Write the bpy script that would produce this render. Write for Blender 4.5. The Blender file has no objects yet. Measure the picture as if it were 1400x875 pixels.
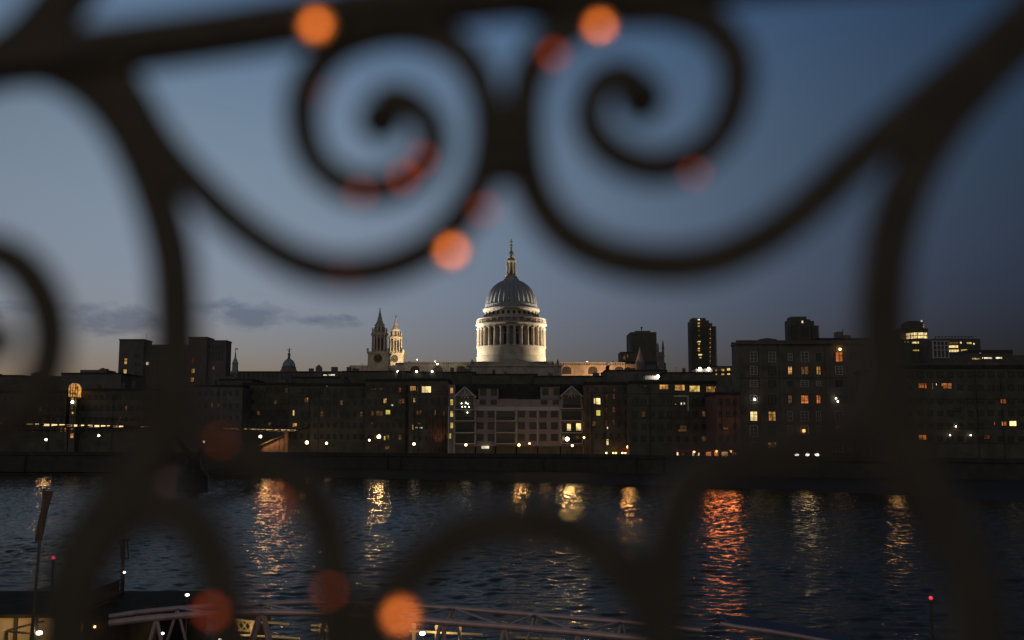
import bpy, bmesh, math, random
import numpy as np
from mathutils import Vector

random.seed(7)
R = math.radians
S = bpy.context.scene
COL = S.collection

# ------------------------------------------------------------------ camera
PITCH = R(6.6)
FPX, CX, CY = 1361.0, 700.0, 437.5          # focal length and centre in photo pixels
EYE = 11.0
cd = bpy.data.cameras.new('camera')
cd.lens, cd.sensor_width = 35.0, 36.0
cd.clip_start, cd.clip_end = 0.05, 6000
cd.dof.use_dof = True
cd.dof.focus_distance = 520.0
cd.dof.aperture_fstop = 1.4
cam = bpy.data.objects.new('camera', cd)
COL.objects.link(cam)
cam.location = (0, 0, EYE)
cam.rotation_euler = (R(90) + PITCH, 0, 0)
S.camera = cam

# ------------------------------------------------------------------ view
S.view_settings.view_transform = 'Standard'
S.view_settings.look = 'None'
S.view_settings.exposure = 0.0
S.view_settings.gamma = 1.0
S.cycles.use_denoising = True
S.cycles.use_adaptive_sampling = False
S.cycles.sample_clamp_indirect = 4.0
S.cycles.max_bounces = 6
S.cycles.caustics_reflective = False
S.cycles.caustics_refractive = False

# ------------------------------------------------------------------ dusk sky
w = bpy.data.worlds.new('World')
S.world = w
w.use_nodes = True
nt = w.node_tree
N = nt.nodes
L = nt.links
bg = N['Background']
sky = N.new('ShaderNodeTexSky')
sky.sky_type = 'NISHITA'
sky.sun_disc = False
sky.sun_elevation = R(-3.5)
sky.sun_rotation = R(-60)
sky.ozone_density = 2.0
sky.dust_density = 0.5
sky.air_density = 1.0
tc = N.new('ShaderNodeTexCoord')
sep = N.new('ShaderNodeSeparateXYZ')
L.new(tc.outputs['Generated'], sep.inputs[0])


def mth(op, a, b=None, clamp=False):
    n = N.new('ShaderNodeMath')
    n.operation = op
    n.use_clamp = clamp
    for i, v in enumerate((a, b)):
        if v is None:
            continue
        if isinstance(v, (int, float)):
            n.inputs[i].default_value = v
        else:
            L.new(v, n.inputs[i])
    return n.outputs[0]


def vm(op, a, b):
    n = N.new('ShaderNodeVectorMath')
    n.operation = op
    for i, v in enumerate((a, b)):
        if isinstance(v, tuple):
            n.inputs[i].default_value = v
        else:
            L.new(v, n.inputs[i])
    return n.outputs[0]


def spread(v):
    n = N.new('ShaderNodeCombineXYZ')
    for i in range(3):
        L.new(v, n.inputs[i])
    return n.outputs[0]


dx = mth('MINIMUM', mth('MAXIMUM', sep.outputs[0], -0.62), 0.55)
dz = mth('MINIMUM', mth('MAXIMUM', sep.outputs[2], 0.0), 0.42)
tone = vm('ADD', vm('MULTIPLY', spread(dx), (-0.967, -0.512, -0.198)), (-0.342, -0.013, 0.588))
tone = vm('ADD', tone, vm('MULTIPLY', spread(mth('MULTIPLY', dx, dx)), (-2.941, -2.761, -2.495)))
tone = vm('ADD', tone, vm('MULTIPLY', spread(dz), (8.961, 6.659, 0.67)))
tone = vm('ADD', tone, vm('MULTIPLY', spread(mth('MULTIPLY', dz, dz)), (-14.68, -9.252, 0.658)))
ts = N.new('ShaderNodeSeparateXYZ')
L.new(tone, ts.inputs[0])
tcmb = N.new('ShaderNodeCombineXYZ')
for i in range(3):
    L.new(mth('EXPONENT', ts.outputs[i]), tcmb.inputs[i])
high = mth('EXPONENT', mth('MULTIPLY', mth('MAXIMUM', mth('SUBTRACT', sep.outputs[2], 0.42), 0.0), -1.6))
graded = vm('MULTIPLY', vm('MULTIPLY', sky.outputs[0], tcmb.outputs[0]), spread(high))
# a thin bank of dusk cloud low in the west
mp = N.new('ShaderNodeMapping')
mp.inputs['Scale'].default_value = (24.0, 24.0, 60.0)
mp.inputs['Location'].default_value = (1.3, 0.4, 0.0)
L.new(tc.outputs['Generated'], mp.inputs[0])
cn = N.new('ShaderNodeTexNoise')
cn.inputs['Scale'].default_value = 1.0
cn.inputs['Detail'].default_value = 7.0
cn.inputs['Roughness'].default_value = 0.62
cn.inputs['Distortion'].default_value = 0.35
L.new(mp.outputs[0], cn.inputs[0])


def bump_fn(v, c, hw):            # 1 at c, 0 at c +- hw
    return mth('MAXIMUM', mth('SUBTRACT', 1.0, mth('POWER', mth('ABSOLUTE', mth('DIVIDE', mth('SUBTRACT', v, c), hw)), 2.0)), 0.0)


cover = None
for cx_, cz_, hw_, hh_ in ((-0.375, 0.106, 0.085, 0.020), (-0.262, 0.117, 0.075, 0.022), (-0.182, 0.1115, 0.045, 0.011), (-0.46, 0.112, 0.06, 0.013), (0.14, 0.148, 0.05, 0.008)):
    ell = mth('MAXIMUM', mth('SUBTRACT', 1.0, mth('ADD', mth('POWER', mth('ABSOLUTE', mth('DIVIDE', mth('SUBTRACT', sep.outputs[0], cx_), hw_)), 2.0), mth('POWER', mth('ABSOLUTE', mth('DIVIDE', mth('SUBTRACT', sep.outputs[2], cz_), hh_)), 2.0))), 0.0)
    ell = mth('MULTIPLY', ell, 0.45) if cx_ > 0 else ell
    cover = ell if cover is None else mth('MAXIMUM', cover, ell)
dens = mth('MULTIPLY', mth('SUBTRACT', mth('ADD', mth('MULTIPLY', cn.outputs['Fac'], 1.0), mth('MULTIPLY', cover, 0.42)), 0.70), 3.6, True)
mixc = N.new('ShaderNodeMix')
mixc.data_type = 'RGBA'
L.new(mth('MULTIPLY', dens, 0.62), mixc.inputs['Factor'])
L.new(graded, mixc.inputs['A'])
cl = vm('MULTIPLY', graded, (0.36, 0.42, 0.56))
L.new(cl, mixc.inputs['B'])
# fill glow added to the southern sky behind the viewer, lifting the dark facades
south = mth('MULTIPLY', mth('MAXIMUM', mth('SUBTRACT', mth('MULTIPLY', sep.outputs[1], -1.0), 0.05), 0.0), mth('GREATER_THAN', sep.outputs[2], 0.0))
town = vm('MULTIPLY', spread(south), (0.115, 0.104, 0.082))  # tint of the added fill glow
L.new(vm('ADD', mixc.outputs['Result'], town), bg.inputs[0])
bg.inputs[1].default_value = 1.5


# ------------------------------------------------------------------ projection
def at(px, py, Y):
    u, v = (px - CX) / FPX, (CY - py) / FPX
    d = Vector((u, math.cos(PITCH) - v * math.sin(PITCH), math.sin(PITCH) + v * math.cos(PITCH)))
    d *= Y / d.y
    return Vector((d.x, Y, EYE + d.z))


def zz(py, Y):
    return at(CX, py, Y).z


def xx(px, py, Y):
    return at(px, py, Y).x


# ------------------------------------------------------------------ materials
def mat(name, col, rough=0.7, metal=0.0, var=0.25, scale=1.0, bump=0.0, spec=0.5):
    m = bpy.data.materials.new(name)
    m.use_nodes = True
    n, l = m.node_tree.nodes, m.node_tree.links
    b = n['Principled BSDF']
    b.inputs['Roughness'].default_value = rough
    b.inputs['Metallic'].default_value = metal
    b.inputs['Specular IOR Level'].default_value = spec
    g = n.new('ShaderNodeNewGeometry')
    t = n.new('ShaderNodeTexNoise')
    t.inputs['Scale'].default_value = scale
    t.inputs['Detail'].default_value = 6
    t.inputs['Roughness'].default_value = 0.65
    l.new(g.outputs['Position'], t.inputs['Vector'])
    r = n.new('ShaderNodeValToRGB')
    c = Vector(col)
    lo, hi = c * (1 - var), c * (1 + var)
    r.color_ramp.elements[0].position, r.color_ramp.elements[1].position = 0.3, 0.7
    r.color_ramp.elements[0].color = (*lo, 1)
    r.color_ramp.elements[1].color = (*hi, 1)
    l.new(t.outputs['Fac'], r.inputs[0])
    l.new(r.outputs[0], b.inputs['Base Color'])
    if bump:
        bp = n.new('ShaderNodeBump')
        bp.inputs['Strength'].default_value = bump
        bp.inputs['Distance'].default_value = 0.05
        t2 = n.new('ShaderNodeTexNoise')
        t2.inputs['Scale'].default_value = scale * 6
        l.new(g.outputs['Position'], t2.inputs['Vector'])
        l.new(t2.outputs['Fac'], bp.inputs['Height'])
        l.new(bp.outputs[0], b.inputs['Normal'])
    return m


def brick(name, a, b_, mortar, scale=1.0):
    m = bpy.data.materials.new(name)
    m.use_nodes = True
    n, l = m.node_tree.nodes, m.node_tree.links
    b = n['Principled BSDF']
    b.inputs['Roughness'].default_value = 0.85
    g = n.new('ShaderNodeNewGeometry')
    sp = n.new('ShaderNodeSeparateXYZ')
    cb = n.new('ShaderNodeCombineXYZ')
    ad = n.new('ShaderNodeMath')
    l.new(g.outputs['Position'], sp.inputs[0])
    l.new(sp.outputs[0], ad.inputs[0])
    l.new(sp.outputs[1], ad.inputs[1])
    l.new(ad.outputs[0], cb.inputs[0])
    l.new(sp.outputs[2], cb.inputs[1])
    k = n.new('ShaderNodeTexBrick')
    k.inputs['Scale'].default_value = 2.2 * scale
    k.inputs['Color1'].default_value = (*a, 1)
    k.inputs['Color2'].default_value = (*b_, 1)
    k.inputs['Mortar'].default_value = (*mortar, 1)
    l.new(cb.outputs[0], k.inputs['Vector'])
    t = n.new('ShaderNodeTexNoise')
    t.inputs['Scale'].default_value = 0.35
    t.inputs['Detail'].default_value = 8
    l.new(g.outputs['Position'], t.inputs['Vector'])
    mr = n.new('ShaderNodeMapRange')
    mr.inputs['From Min'].default_value, mr.inputs['From Max'].default_value = 0.3, 0.7
    mr.inputs['To Min'].default_value, mr.inputs['To Max'].default_value = 0.65, 1.3
    l.new(t.outputs['Fac'], mr.inputs[0])
    mx = n.new('ShaderNodeVectorMath')
    mx.operation = 'MULTIPLY'
    l.new(k.outputs['Color'], mx.inputs[0])
    l.new(mr.outputs[0], mx.inputs[1])
    l.new(mx.outputs[0], b.inputs['Base Color'])
    return m


def glow(name, col, strength):
    m = bpy.data.materials.new(name)
    m.use_nodes = True
    b = m.node_tree.nodes['Principled BSDF']
    b.inputs['Base Color'].default_value = (0.4, 0.4, 0.4, 1)
    b.inputs['Emission Color'].default_value = (*col, 1)
    b.inputs['Emission Strength'].default_value = strength
    return m


def room(name, col, strength, scale=0.9, lo=0.25):
    """A lit window: a glimpse of a lamp-lit room with curtains and furniture breaking the light."""
    m = bpy.data.materials.new(name)
    m.use_nodes = True
    n, l = m.node_tree.nodes, m.node_tree.links
    b = n['Principled BSDF']
    b.inputs['Base Color'].default_value = (0.05, 0.05, 0.05, 1)
    b.inputs['Roughness'].default_value = 0.15
    b.inputs['Emission Color'].default_value = (*col, 1)
    g = n.new('ShaderNodeNewGeometry')
    oi = n.new('ShaderNodeObjectInfo')
    t = n.new('ShaderNodeTexNoise')
    t.inputs['Scale'].default_value = scale
    t.inputs['Detail'].default_value = 2
    l.new(g.outputs['Position'], t.inputs['Vector'])
    mr = n.new('ShaderNodeMapRange')
    mr.inputs['From Min'].default_value, mr.inputs['From Max'].default_value = 0.38, 0.58
    mr.inputs['To Min'].default_value, mr.inputs['To Max'].default_value = lo * strength, strength
    l.new(t.outputs['Fac'], mr.inputs[0])
    m2 = n.new('ShaderNodeMapRange')
    m2.inputs['To Min'].default_value, m2.inputs['To Max'].default_value = 0.65, 1.25
    l.new(oi.outputs['Random'], m2.inputs[0])
    mu = n.new('ShaderNodeMath')
    mu.operation = 'MULTIPLY'
    l.new(mr.outputs[0], mu.inputs[0])
    l.new(m2.outputs[0], mu.inputs[1])
    l.new(mu.outputs[0], b.inputs['Emission Strength'])
    return m


M = {
    'iron': mat('black painted iron', (0.066, 0.072, 0.062), 0.55, 0.0, 0.35, 60, 0.25, 0.25),
    'glint_metal': mat('lamp glint metal', (0.9, 0.42, 0.16), 0.2, 1.0, 0.1, 80),  # metal of the added caps that mirror lamp glints
    'glint_metal_dull': mat('dim lamp glint metal', (0.75, 0.2, 0.1), 0.34, 1.0, 0.1, 80),  # same for the dimmer, redder glints
    'stone': mat('portland stone', (0.44, 0.39, 0.315), 0.8, 0, 0.4, 0.16, 0.3),
    'stone_dark': mat('sooty stone', (0.22, 0.19, 0.165), 0.85, 0, 0.3, 0.4, 0.3),
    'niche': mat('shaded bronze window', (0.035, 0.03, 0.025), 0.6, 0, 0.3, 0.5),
    'lead': mat('weathered lead', (0.30, 0.31, 0.33), 0.55, 0, 0.22, 0.5, 0.2),
    'gold': mat('gilt', (0.55, 0.38, 0.12), 0.35, 1, 0.2, 2),
    'slate': mat('slate roof', (0.05, 0.045, 0.036), 0.8, 0, 0.3, 0.8, 0.3, 0.15),
    'roof': mat('felt roof', (0.06, 0.054, 0.042), 0.9, 0, 0.3, 0.5, 0, 0.15),
    'concrete': mat('concrete', (0.16, 0.145, 0.13), 0.85, 0, 0.25, 0.3, 0.2),
    'tower': mat('dark concrete tower', (0.12, 0.11, 0.085), 0.85, 0, 0.25, 0.2),
    'pale': mat('pale render', (0.33, 0.265, 0.245), 0.85, 0, 0.15, 0.5, 0.2),
    'trim': mat('white painted trim', (0.52, 0.48, 0.45), 0.6, 0, 0.12, 2),
    'brick': brick('brown stock brick', (0.13, 0.115, 0.085), (0.15, 0.13, 0.095), (0.14, 0.125, 0.1)),
    'brick_dark': brick('sooty brick', (0.115, 0.105, 0.075), (0.13, 0.115, 0.085), (0.12, 0.11, 0.085)),
    'brick_red': brick('red brick', (0.20, 0.10, 0.07), (0.22, 0.11, 0.075), (0.16, 0.12, 0.1)),
    'glass': mat('dark window glass', (0.06, 0.055, 0.042), 0.14, 0, 0.3, 2),
    'steel': mat('galvanised steel', (0.32, 0.27, 0.27), 0.45, 0.25, 0.15, 4),
    'steel_dark': mat('dark painted steel', (0.07, 0.063, 0.048), 0.6, 0, 0.25, 3, 0, 0.2),
    'bitumen': mat('black bitumen decking', (0.035, 0.03, 0.022), 0.9, 0, 0.4, 1.5, 0.2, 0.1),
    'mud': mat('foreshore mud and shingle', (0.03, 0.027, 0.021), 0.8, 0, 0.4, 0.8, 0.6),
    'river_wall': mat('wet granite wall', (0.045, 0.04, 0.03), 0.7, 0, 0.35, 0.5, 0.4),
    'paving': mat('paving', (0.10, 0.09, 0.08), 0.8, 0, 0.2, 0.6),
    'land': mat('city ground', (0.06, 0.057, 0.05), 0.9, 0, 0.25, 0.05),
    'timber': mat('dark timber', (0.05, 0.04, 0.032), 0.7, 0, 0.3, 2),
    'cream': mat('cream panel', (0.58, 0.46, 0.27), 0.7, 0, 0.12, 1.2),
    'blue_roof': mat('blue ribbed roof sheet', (0.03, 0.042, 0.075), 0.7, 0.0, 0.2, 1),
    'red_paint': mat('red paint', (0.30, 0.05, 0.04), 0.5, 0, 0.15, 2),
    'amber': room('amber room', (1.0, 0.47, 0.11), 0.75),
    'orange': room('orange room', (1.0, 0.27, 0.06), 0.62),
    'yellow': room('yellow room', (1.0, 0.66, 0.17), 0.95),
    'bright': room('bright yellow room', (1.0, 0.72, 0.3), 1.7, 0.7, 0.5),
    'white_room': room('office light', (1.0, 0.86, 0.62), 1.2, 0.35, 0.15),
    'dim': room('dim room', (1.0, 0.42, 0.13), 0.11, 1.4),
    'dim_red': room('dim red room', (1.0, 0.2, 0.08), 0.075, 1.0),
    'greenish': room('green lit stair', (0.9, 0.72, 0.12), 0.7, 0.8, 0.5),
    'fire': room('restaurant glow', (1.0, 0.3, 0.08), 2.0, 0.8, 0.4),
    'fire_bright': room('restaurant bright', (1.0, 0.5, 0.2), 2.4, 0.6, 0.5),
    'lamp': glow('street lamp globe', (1.0, 0.72, 0.45), 8),
    'lamp_big': glow('bright street lamp globe', (1.0, 0.7, 0.4), 10),
    'lamp_orange': glow('orange lamp globe', (1.0, 0.5, 0.17), 8),
    'lamp_white': glow('white lamp', (1.0, 0.9, 0.75), 10),
    'lamp_red': glow('red signal lamp', (1.0, 0.02, 0.06), 1.1),
    'strip': glow('bridge deck light', (1.0, 0.68, 0.3), 1.5),
    'strip_dim': glow('bridge deck light, dim', (1.0, 0.6, 0.25), 0.35),
    'sparkle': glow('small string light', (1.0, 0.6, 0.22), 9),
}


# ------------------------------------------------------------------ mesh helpers
class MB:
    def __init__(self):
        self.v, self.f = [], []

    def add(self, v, f):
        o = len(self.v)
        self.v += [tuple(p) for p in v]
        self.f += [tuple(i + o for i in q) for q in f]
        return self

    def box(self, x0, x1, y0, y1, z0, z1):
        x0, x1 = min(x0, x1), max(x0, x1)
        y0, y1 = min(y0, y1), max(y0, y1)
        z0, z1 = min(z0, z1), max(z0, z1)
        v = [(x, y, z) for z in (z0, z1) for x, y in ((x0, y0), (x1, y0), (x1, y1), (x0, y1))]
        return self.add(v, [(3, 2, 1, 0), (4, 5, 6, 7), (0, 1, 5, 4), (1, 2, 6, 5), (2, 3, 7, 6), (3, 0, 4, 7)])

    def prism(self, poly, y0, y1):                 # poly in (x, z), anticlockwise seen from -y
        n = len(poly)
        v = [(x, y0, z) for x, z in poly] + [(x, y1, z) for x, z in poly]
        f = [tuple(range(n)), tuple(range(2 * n - 1, n - 1, -1))]
        f += [(i, n + i, n + (i + 1) % n, (i + 1) % n) for i in range(n)]
        return self.add(v, f)

    def prism_x(self, poly, x0, x1):               # poly in (y, z)
        n = len(poly)
        v = [(x0, y, z) for y, z in poly] + [(x1, y, z) for y, z in poly]
        f = [tuple(range(n)), tuple(range(2 * n - 1, n - 1, -1))]
        f += [(i, n + i, n + (i + 1) % n, (i + 1) % n) for i in range(n)]
        return self.add(v, f)

    def lathe(self, prof, cx, cy, n=24, mod=None, rot=0.0):
        v, f = [], []
        for k, (r, z) in enumerate(prof):
            for i in range(n):
                a = 2 * math.pi * i / n + rot
                rr = r * (mod(i, k) if mod else 1)
                v.append((cx + rr * math.cos(a), cy + rr * math.sin(a), z))
        m = len(prof)
        for k in range(m - 1):
            for i in range(n):
                j = (i + 1) % n
                f.append((k * n + i, k * n + j, (k + 1) * n + j, (k + 1) * n + i))
        f.append(tuple(range(n - 1, -1, -1)))
        f.append(tuple((m - 1) * n + i for i in range(n)))
        return self.add(v, f)

    def tube(self, a, b, r, n=8, r2=None):
        a, b = Vector(a), Vector(b)
        d = (b - a).normalized()
        up = Vector((0, 0, 1)) if abs(d.z) < 0.9 else Vector((1, 0, 0))
        p = d.cross(up).normalized()
        q = d.cross(p)
        r2 = r if r2 is None else r2
        v = [a + (p * math.cos(t) + q * math.sin(t)) * r for t in (2 * math.pi * i / n for i in range(n))]
        v += [b + (p * math.cos(t) + q * math.sin(t)) * r2 for t in (2 * math.pi * i / n for i in range(n))]
        f = [(i, n + i, n + (i + 1) % n, (i + 1) % n) for i in range(n)]
        f += [tuple(range(n)), tuple(range(2 * n - 1, n - 1, -1))]
        return self.add(v, f)

    def ball(self, c, r, n=12, sz=1.0):
        prof = [(max(1e-4, r * math.sin(math.pi * k / (n - 2 + 1))), c[2] - r * sz * math.cos(math.pi * k / (n - 2 + 1))) for k in range(n)]
        return self.lathe(prof, c[0], c[1], n + 2)

    def build(self, name, material, parent=None, smooth=False):
        me = bpy.data.meshes.new(name)
        off = Vector((0, 0, 0))
        if parent is not None:
            p = parent
            while p is not None:
                off += p.location
                p = p.parent
        me.from_pydata([(x - off.x, y - off.y, z - off.z) for x, y, z in self.v], [], self.f)
        bm = bmesh.new()
        bm.from_mesh(me)
        bmesh.ops.recalc_face_normals(bm, faces=bm.faces)
        bm.to_mesh(me)
        bm.free()
        me.materials.append(material)
        if smooth:
            me.shade_smooth()
        o = bpy.data.objects.new(name, me)
        COL.objects.link(o)
        if parent is not None:
            o.parent = parent
        return o


def thing(name, label, cat, loc=(0, 0, 0), group=None):
    o = bpy.data.objects.new(name, None)
    COL.objects.link(o)
    o.empty_display_size = 0.5
    o.location = loc
    o['label'] = label
    o['category'] = cat
    if group:
        o['group'] = group
    return o


def tag(o, label, cat, group=None):
    o['label'] = label
    o['category'] = cat
    if group:
        o['group'] = group
    return o


def structure(o, kind='structure'):
    o['kind'] = kind
    return o


def copy_tree(o, loc, label=None):
    c = o.copy()
    COL.objects.link(c)
    c.location = loc
    if label:
        c['label'] = label
    for ch in list(o.children):
        d = ch.copy()
        COL.objects.link(d)
        d.parent = c
        for g in list(ch.children):
            e = g.copy()
            COL.objects.link(e)
            e.parent = d
    return c


def light(name, kind, loc, power, col, radius=0.3, target=None, spot=60, blend=0.6):
    ld = bpy.data.lights.new(name, kind)
    ld.energy = power
    ld.color = col
    if kind in ('POINT', 'SPOT'):
        ld.shadow_soft_size = radius
    if kind == 'SPOT':
        ld.spot_size = R(spot)
        ld.spot_blend = blend
    o = bpy.data.objects.new(name, ld)
    COL.objects.link(o)
    o.location = loc
    if target is not None:
        o.rotation_euler = (Vector(target) - Vector(loc)).to_track_quat('-Z', 'Y').to_euler()
    return o


# ------------------------------------------------------------------ windows
WMESH = {}


def window(root, px, py, wpx, hpx, Y, glass='glass', frame='trim', nx=2, nz=2, bar=0.11):
    """A framed window standing 0.1 m proud of a facade at depth Y: mesh `window` with its child `pane`."""
    c = at(px, py, Y)
    s = Y / FPX
    ww, hh = round(wpx * s, 1), round(hpx * s, 1)
    key = (ww, hh, frame, nx, nz, bar)
    if key not in WMESH:
        f = MB()
        a, b = ww / 2, hh / 2
        f.box(-a, a, -0.12, 0.02, -b, -b + bar)
        f.box(-a, a, -0.12, 0.02, b - bar, b)
        f.box(-a, -a + bar, -0.12, 0.02, -b + bar, b - bar)
        f.box(a - bar, a, -0.12, 0.02, -b + bar, b - bar)
        for i in range(1, nx):
            x = -a + ww * i / nx
            f.box(x - bar / 2.4, x + bar / 2.4, -0.10, -0.03, -b + bar, b - bar)
        for i in range(1, nz):
            z = -b + hh * i / nz
            f.box(-a + bar, a - bar, -0.095, -0.035, z - bar / 2.8, z + bar / 2.8)
        fo = f.build('window', M[frame])
        p = MB().box(-a + bar, a - bar, -0.028, -0.004, -b + bar, b - bar).build('pane', M['glass'])
        WMESH[key] = (fo.data, p.data)
        bpy.data.objects.remove(fo)
        bpy.data.objects.remove(p)
    fm, pm = WMESH[key]
    fo = bpy.data.objects.new('window', fm)
    COL.objects.link(fo)
    fo.parent = root
    fo.location = c - root.location
    po = bpy.data.objects.new('pane', pm)
    COL.objects.link(po)
    po.parent = fo
    po.material_slots[0].link = 'OBJECT'
    po.material_slots[0].material = M[glass]
    return fo


def lights_on(root, Y, items):
    """Lit windows given as (px, py, w, h, material, nx, nz)."""
    for it in items:
        px, py, w_, h_, g = it[:5]
        nx, nz = (it[5], it[6]) if len(it) > 6 else (1, 1)
        window(root, px, py, w_, h_, Y, g, 'steel_dark', nx, nz, 0.08)


def block(name, label, px0, px1, pyt, Y, depth, wall, zb=5.3, roof='roof', parapet=0.5, clutter=0, cat='building', group=None, seed=None):
    """A plain building body: Empty at its base with wall, roof and roof clutter; returns (root, x0, x1, ztop)."""
    x0, x1, zt = xx(px0, pyt, Y), xx(px1, pyt, Y), zz(pyt, Y)
    root = thing(name, label, cat, ((x0 + x1) / 2, Y + depth / 2, zb), group)
    MB().box(x0, x1, Y, Y + depth, zb, zt - parapet).build('wall', M[wall], root)
    r = MB()
    r.box(x0 - 0.15, x1 + 0.15, Y - 0.15, Y + 0.35, zt - parapet, zt)
    r.box(x0 - 0.15, x1 + 0.15, Y + depth - 0.35, Y + depth + 0.15, zt - parapet, zt)
    r.box(x0 - 0.15, x0 + 0.35, Y + 0.35, Y + depth - 0.35, zt - parapet, zt)
    r.box(x1 - 0.35, x1 + 0.15, Y + 0.35, Y + depth - 0.35, zt - parapet, zt)
    r.box(x0 + 0.35, x1 - 0.35, Y + 0.35, Y + depth - 0.35, zt - parapet, zt - parapet + 0.12)
    r.build('roof', M[roof], root)
    rnd = random.Random(seed if seed is not None else int(px0 * 7 + Y))
    if Y < 340:
        zc = zb + rnd.uniform(3.6, 4.4)
        while zc < zt - 2.0:
            MB().box(x0 - 0.05, x1 + 0.05, Y - rnd.uniform(0.1, 0.2), Y - 0.003, zc, zc + rnd.uniform(0.12, 0.3)).build('string_course', M[rnd.choice(('brick_dark', 'concrete', wall))], root)
            zc += rnd.choice((3.3, 6.6))
        for k in range(max(2, int((x1 - x0) / 9))):
            x = x0 + 1 + rnd.random() * (x1 - x0 - 2)
            MB().tube((x, Y - 0.28, zb), (x, Y - 0.28, zt - parapet - rnd.uniform(0.3, 2)), 0.07, 6).build('downpipe', M['steel_dark'], root)
    for k in range(clutter):
        wd = rnd.uniform(1.0, 4.5)
        x = rnd.uniform(x0 + 1, max(x0 + 1.5, x1 - wd - 1))
        h = rnd.uniform(0.6, 2.0)
        y = Y + rnd.uniform(1.5, max(2, depth * 0.5))
        kind = rnd.choice(('roof_plant', 'chimney', 'roof_plant', 'aerial'))
        if kind == 'roof_plant':
            m = MB().box(x, x + wd, y, y + 2.5, zt - parapet + 0.12, zt + h)
            m.box(x + wd * 0.2, x + wd * 0.5, y + 0.4, y + 1.6, zt + h, zt + h + 0.35)
            m.build('roof_plant', M['concrete'], root)
        elif kind == 'chimney':
            m = MB().box(x, x + 1.3, y, y + 0.8, zt - parapet + 0.12, zt + h + 0.6)
            for q in range(3):
                m.lathe([(0.15, zt + h + 0.6), (0.12, zt + h + 1.1)], x + 0.25 + q * 0.4, y + 0.4, 8)
            m.build('chimney', M['brick_dark'], root)
        else:
            m = MB().tube((x, y, zt - parapet + 0.12), (x, y, zt + h + 2.0), 0.06, 6)
            m.tube((x - 0.6, y, zt + h + 1.7), (x + 0.6, y, zt + h + 1.7), 0.04, 6)
            m.build('aerial', M['steel_dark'], root)
    return root, x0, x1, zt


# ------------------------------------------------------------------ river, banks, land
def qy(px):                                     # depth of the far quay edge at a photo column
    return float(np.interp(px, [-400, 0, 400, 620, 805, 1008, 1215, 1500], [304, 300, 292, 272, 262, 232, 222, 208]))


QZ = 5.3
WL = [(-400, 637), (0, 640), (200, 645), (400, 651), (700, 659), (985, 666), (1225, 677), (1400, 688), (1700, 700)]


def water_edge(px):
    py = float(np.interp(px, [a for a, _ in WL], [b for _, b in WL]))
    d = at(px, py, 1.0)
    Y = EYE / (EYE - d.z)
    return at(px, py, Y)


def build_river():
    x0, x1, y0, y1 = -190.0, 140.0, 18.0, 316.0
    nx, ny = 1050, 1000
    xs = np.linspace(x0, x1, nx)
    ys = y0 + (y1 - y0) * (0.42 * np.linspace(0, 1, ny) + 0.58 * np.linspace(0, 1, ny) ** 2)
    X, Y = np.meshgrid(xs, ys)
    rng = np.random.default_rng(3)
    Zw = np.zeros_like(X)
    nw = 60
    for i in range(nw):
        lam = 0.6 * (2.6 / 0.6) ** rng.random()
        th = rng.normal(0.35, 0.8)
        k = 2 * np.pi / lam
        a = 0.18 * math.sqrt(2 / nw) / k
        ph = k * (X * math.sin(th) + Y * math.cos(th)) + rng.random() * 6.28
        Zw += a * (np.sin(ph) + 0.18 * np.sin(2 * ph + 0.6))
    gust = np.zeros_like(X)
    for i in range(8):
        lam = 30 * 3 ** rng.random()
        th = rng.random() * 6.28
        gust += np.sin(2 * np.pi / lam * (X * math.sin(th) * 0.6 + Y * math.cos(th)) + rng.random() * 6.28)
    Zw *= 0.85 + 0.16 * np.tanh(gust / 2)
    v = np.stack([X, Y, Zw], -1).reshape(-1, 3)
    idx = np.arange(nx * ny).reshape(ny, nx)
    q = np.stack([idx[:-1, :-1], idx[:-1, 1:], idx[1:, 1:], idx[1:, :-1]], -1).reshape(-1, 4)
    outer = np.array([[-900, 17, -0.6], [900, 17, -0.6], [900, 330, -0.6], [-900, 330, -0.6]], float)
    v = np.vstack([v, outer])
    b = nx * ny
    q = np.vstack([q, [[b, b + 1, b + 2, b + 3]]])
    me = bpy.data.meshes.new('river')
    me.vertices.add(len(v))
    me.vertices.foreach_set('co', v.astype(np.float32).ravel())
    me.loops.add(q.size)
    me.loops.foreach_set('vertex_index', q.astype(np.int32).ravel())
    me.polygons.add(len(q))
    me.polygons.foreach_set('loop_start', np.arange(0, q.size, 4, dtype=np.int32))
    me.update(calc_edges=True)
    me.validate()
    me.shade_smooth()
    m = bpy.data.materials.new('river water')
    m.use_nodes = True
    n, l = m.node_tree.nodes, m.node_tree.links
    p = n['Principled BSDF']
    p.inputs['Base Color'].default_value = (0.05, 0.042, 0.025, 1)
    p.inputs['Roughness'].default_value = 0.09
    p.inputs['IOR'].default_value = 1.33
    p.inputs['Specular IOR Level'].default_value = 0.045
    g = n.new('ShaderNodeNewGeometry')
    t = n.new('ShaderNodeTexNoise')
    t.inputs['Scale'].default_value = 4.5
    t.inputs['Detail'].default_value = 3
    l.new(g.outputs['Position'], t.inputs['Vector'])
    bp = n.new('ShaderNodeBump')
    bp.inputs['Strength'].default_value = 0.6
    bp.inputs['Distance'].default_value = 0.06
    l.new(t.outputs['Fac'], bp.inputs['Height'])
    l.new(bp.outputs[0], p.inputs['Normal'])
    me.materials.append(m)
    o = bpy.data.objects.new('river', me)
    COL.objects.link(o)
    return structure(o)


build_river()

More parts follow.
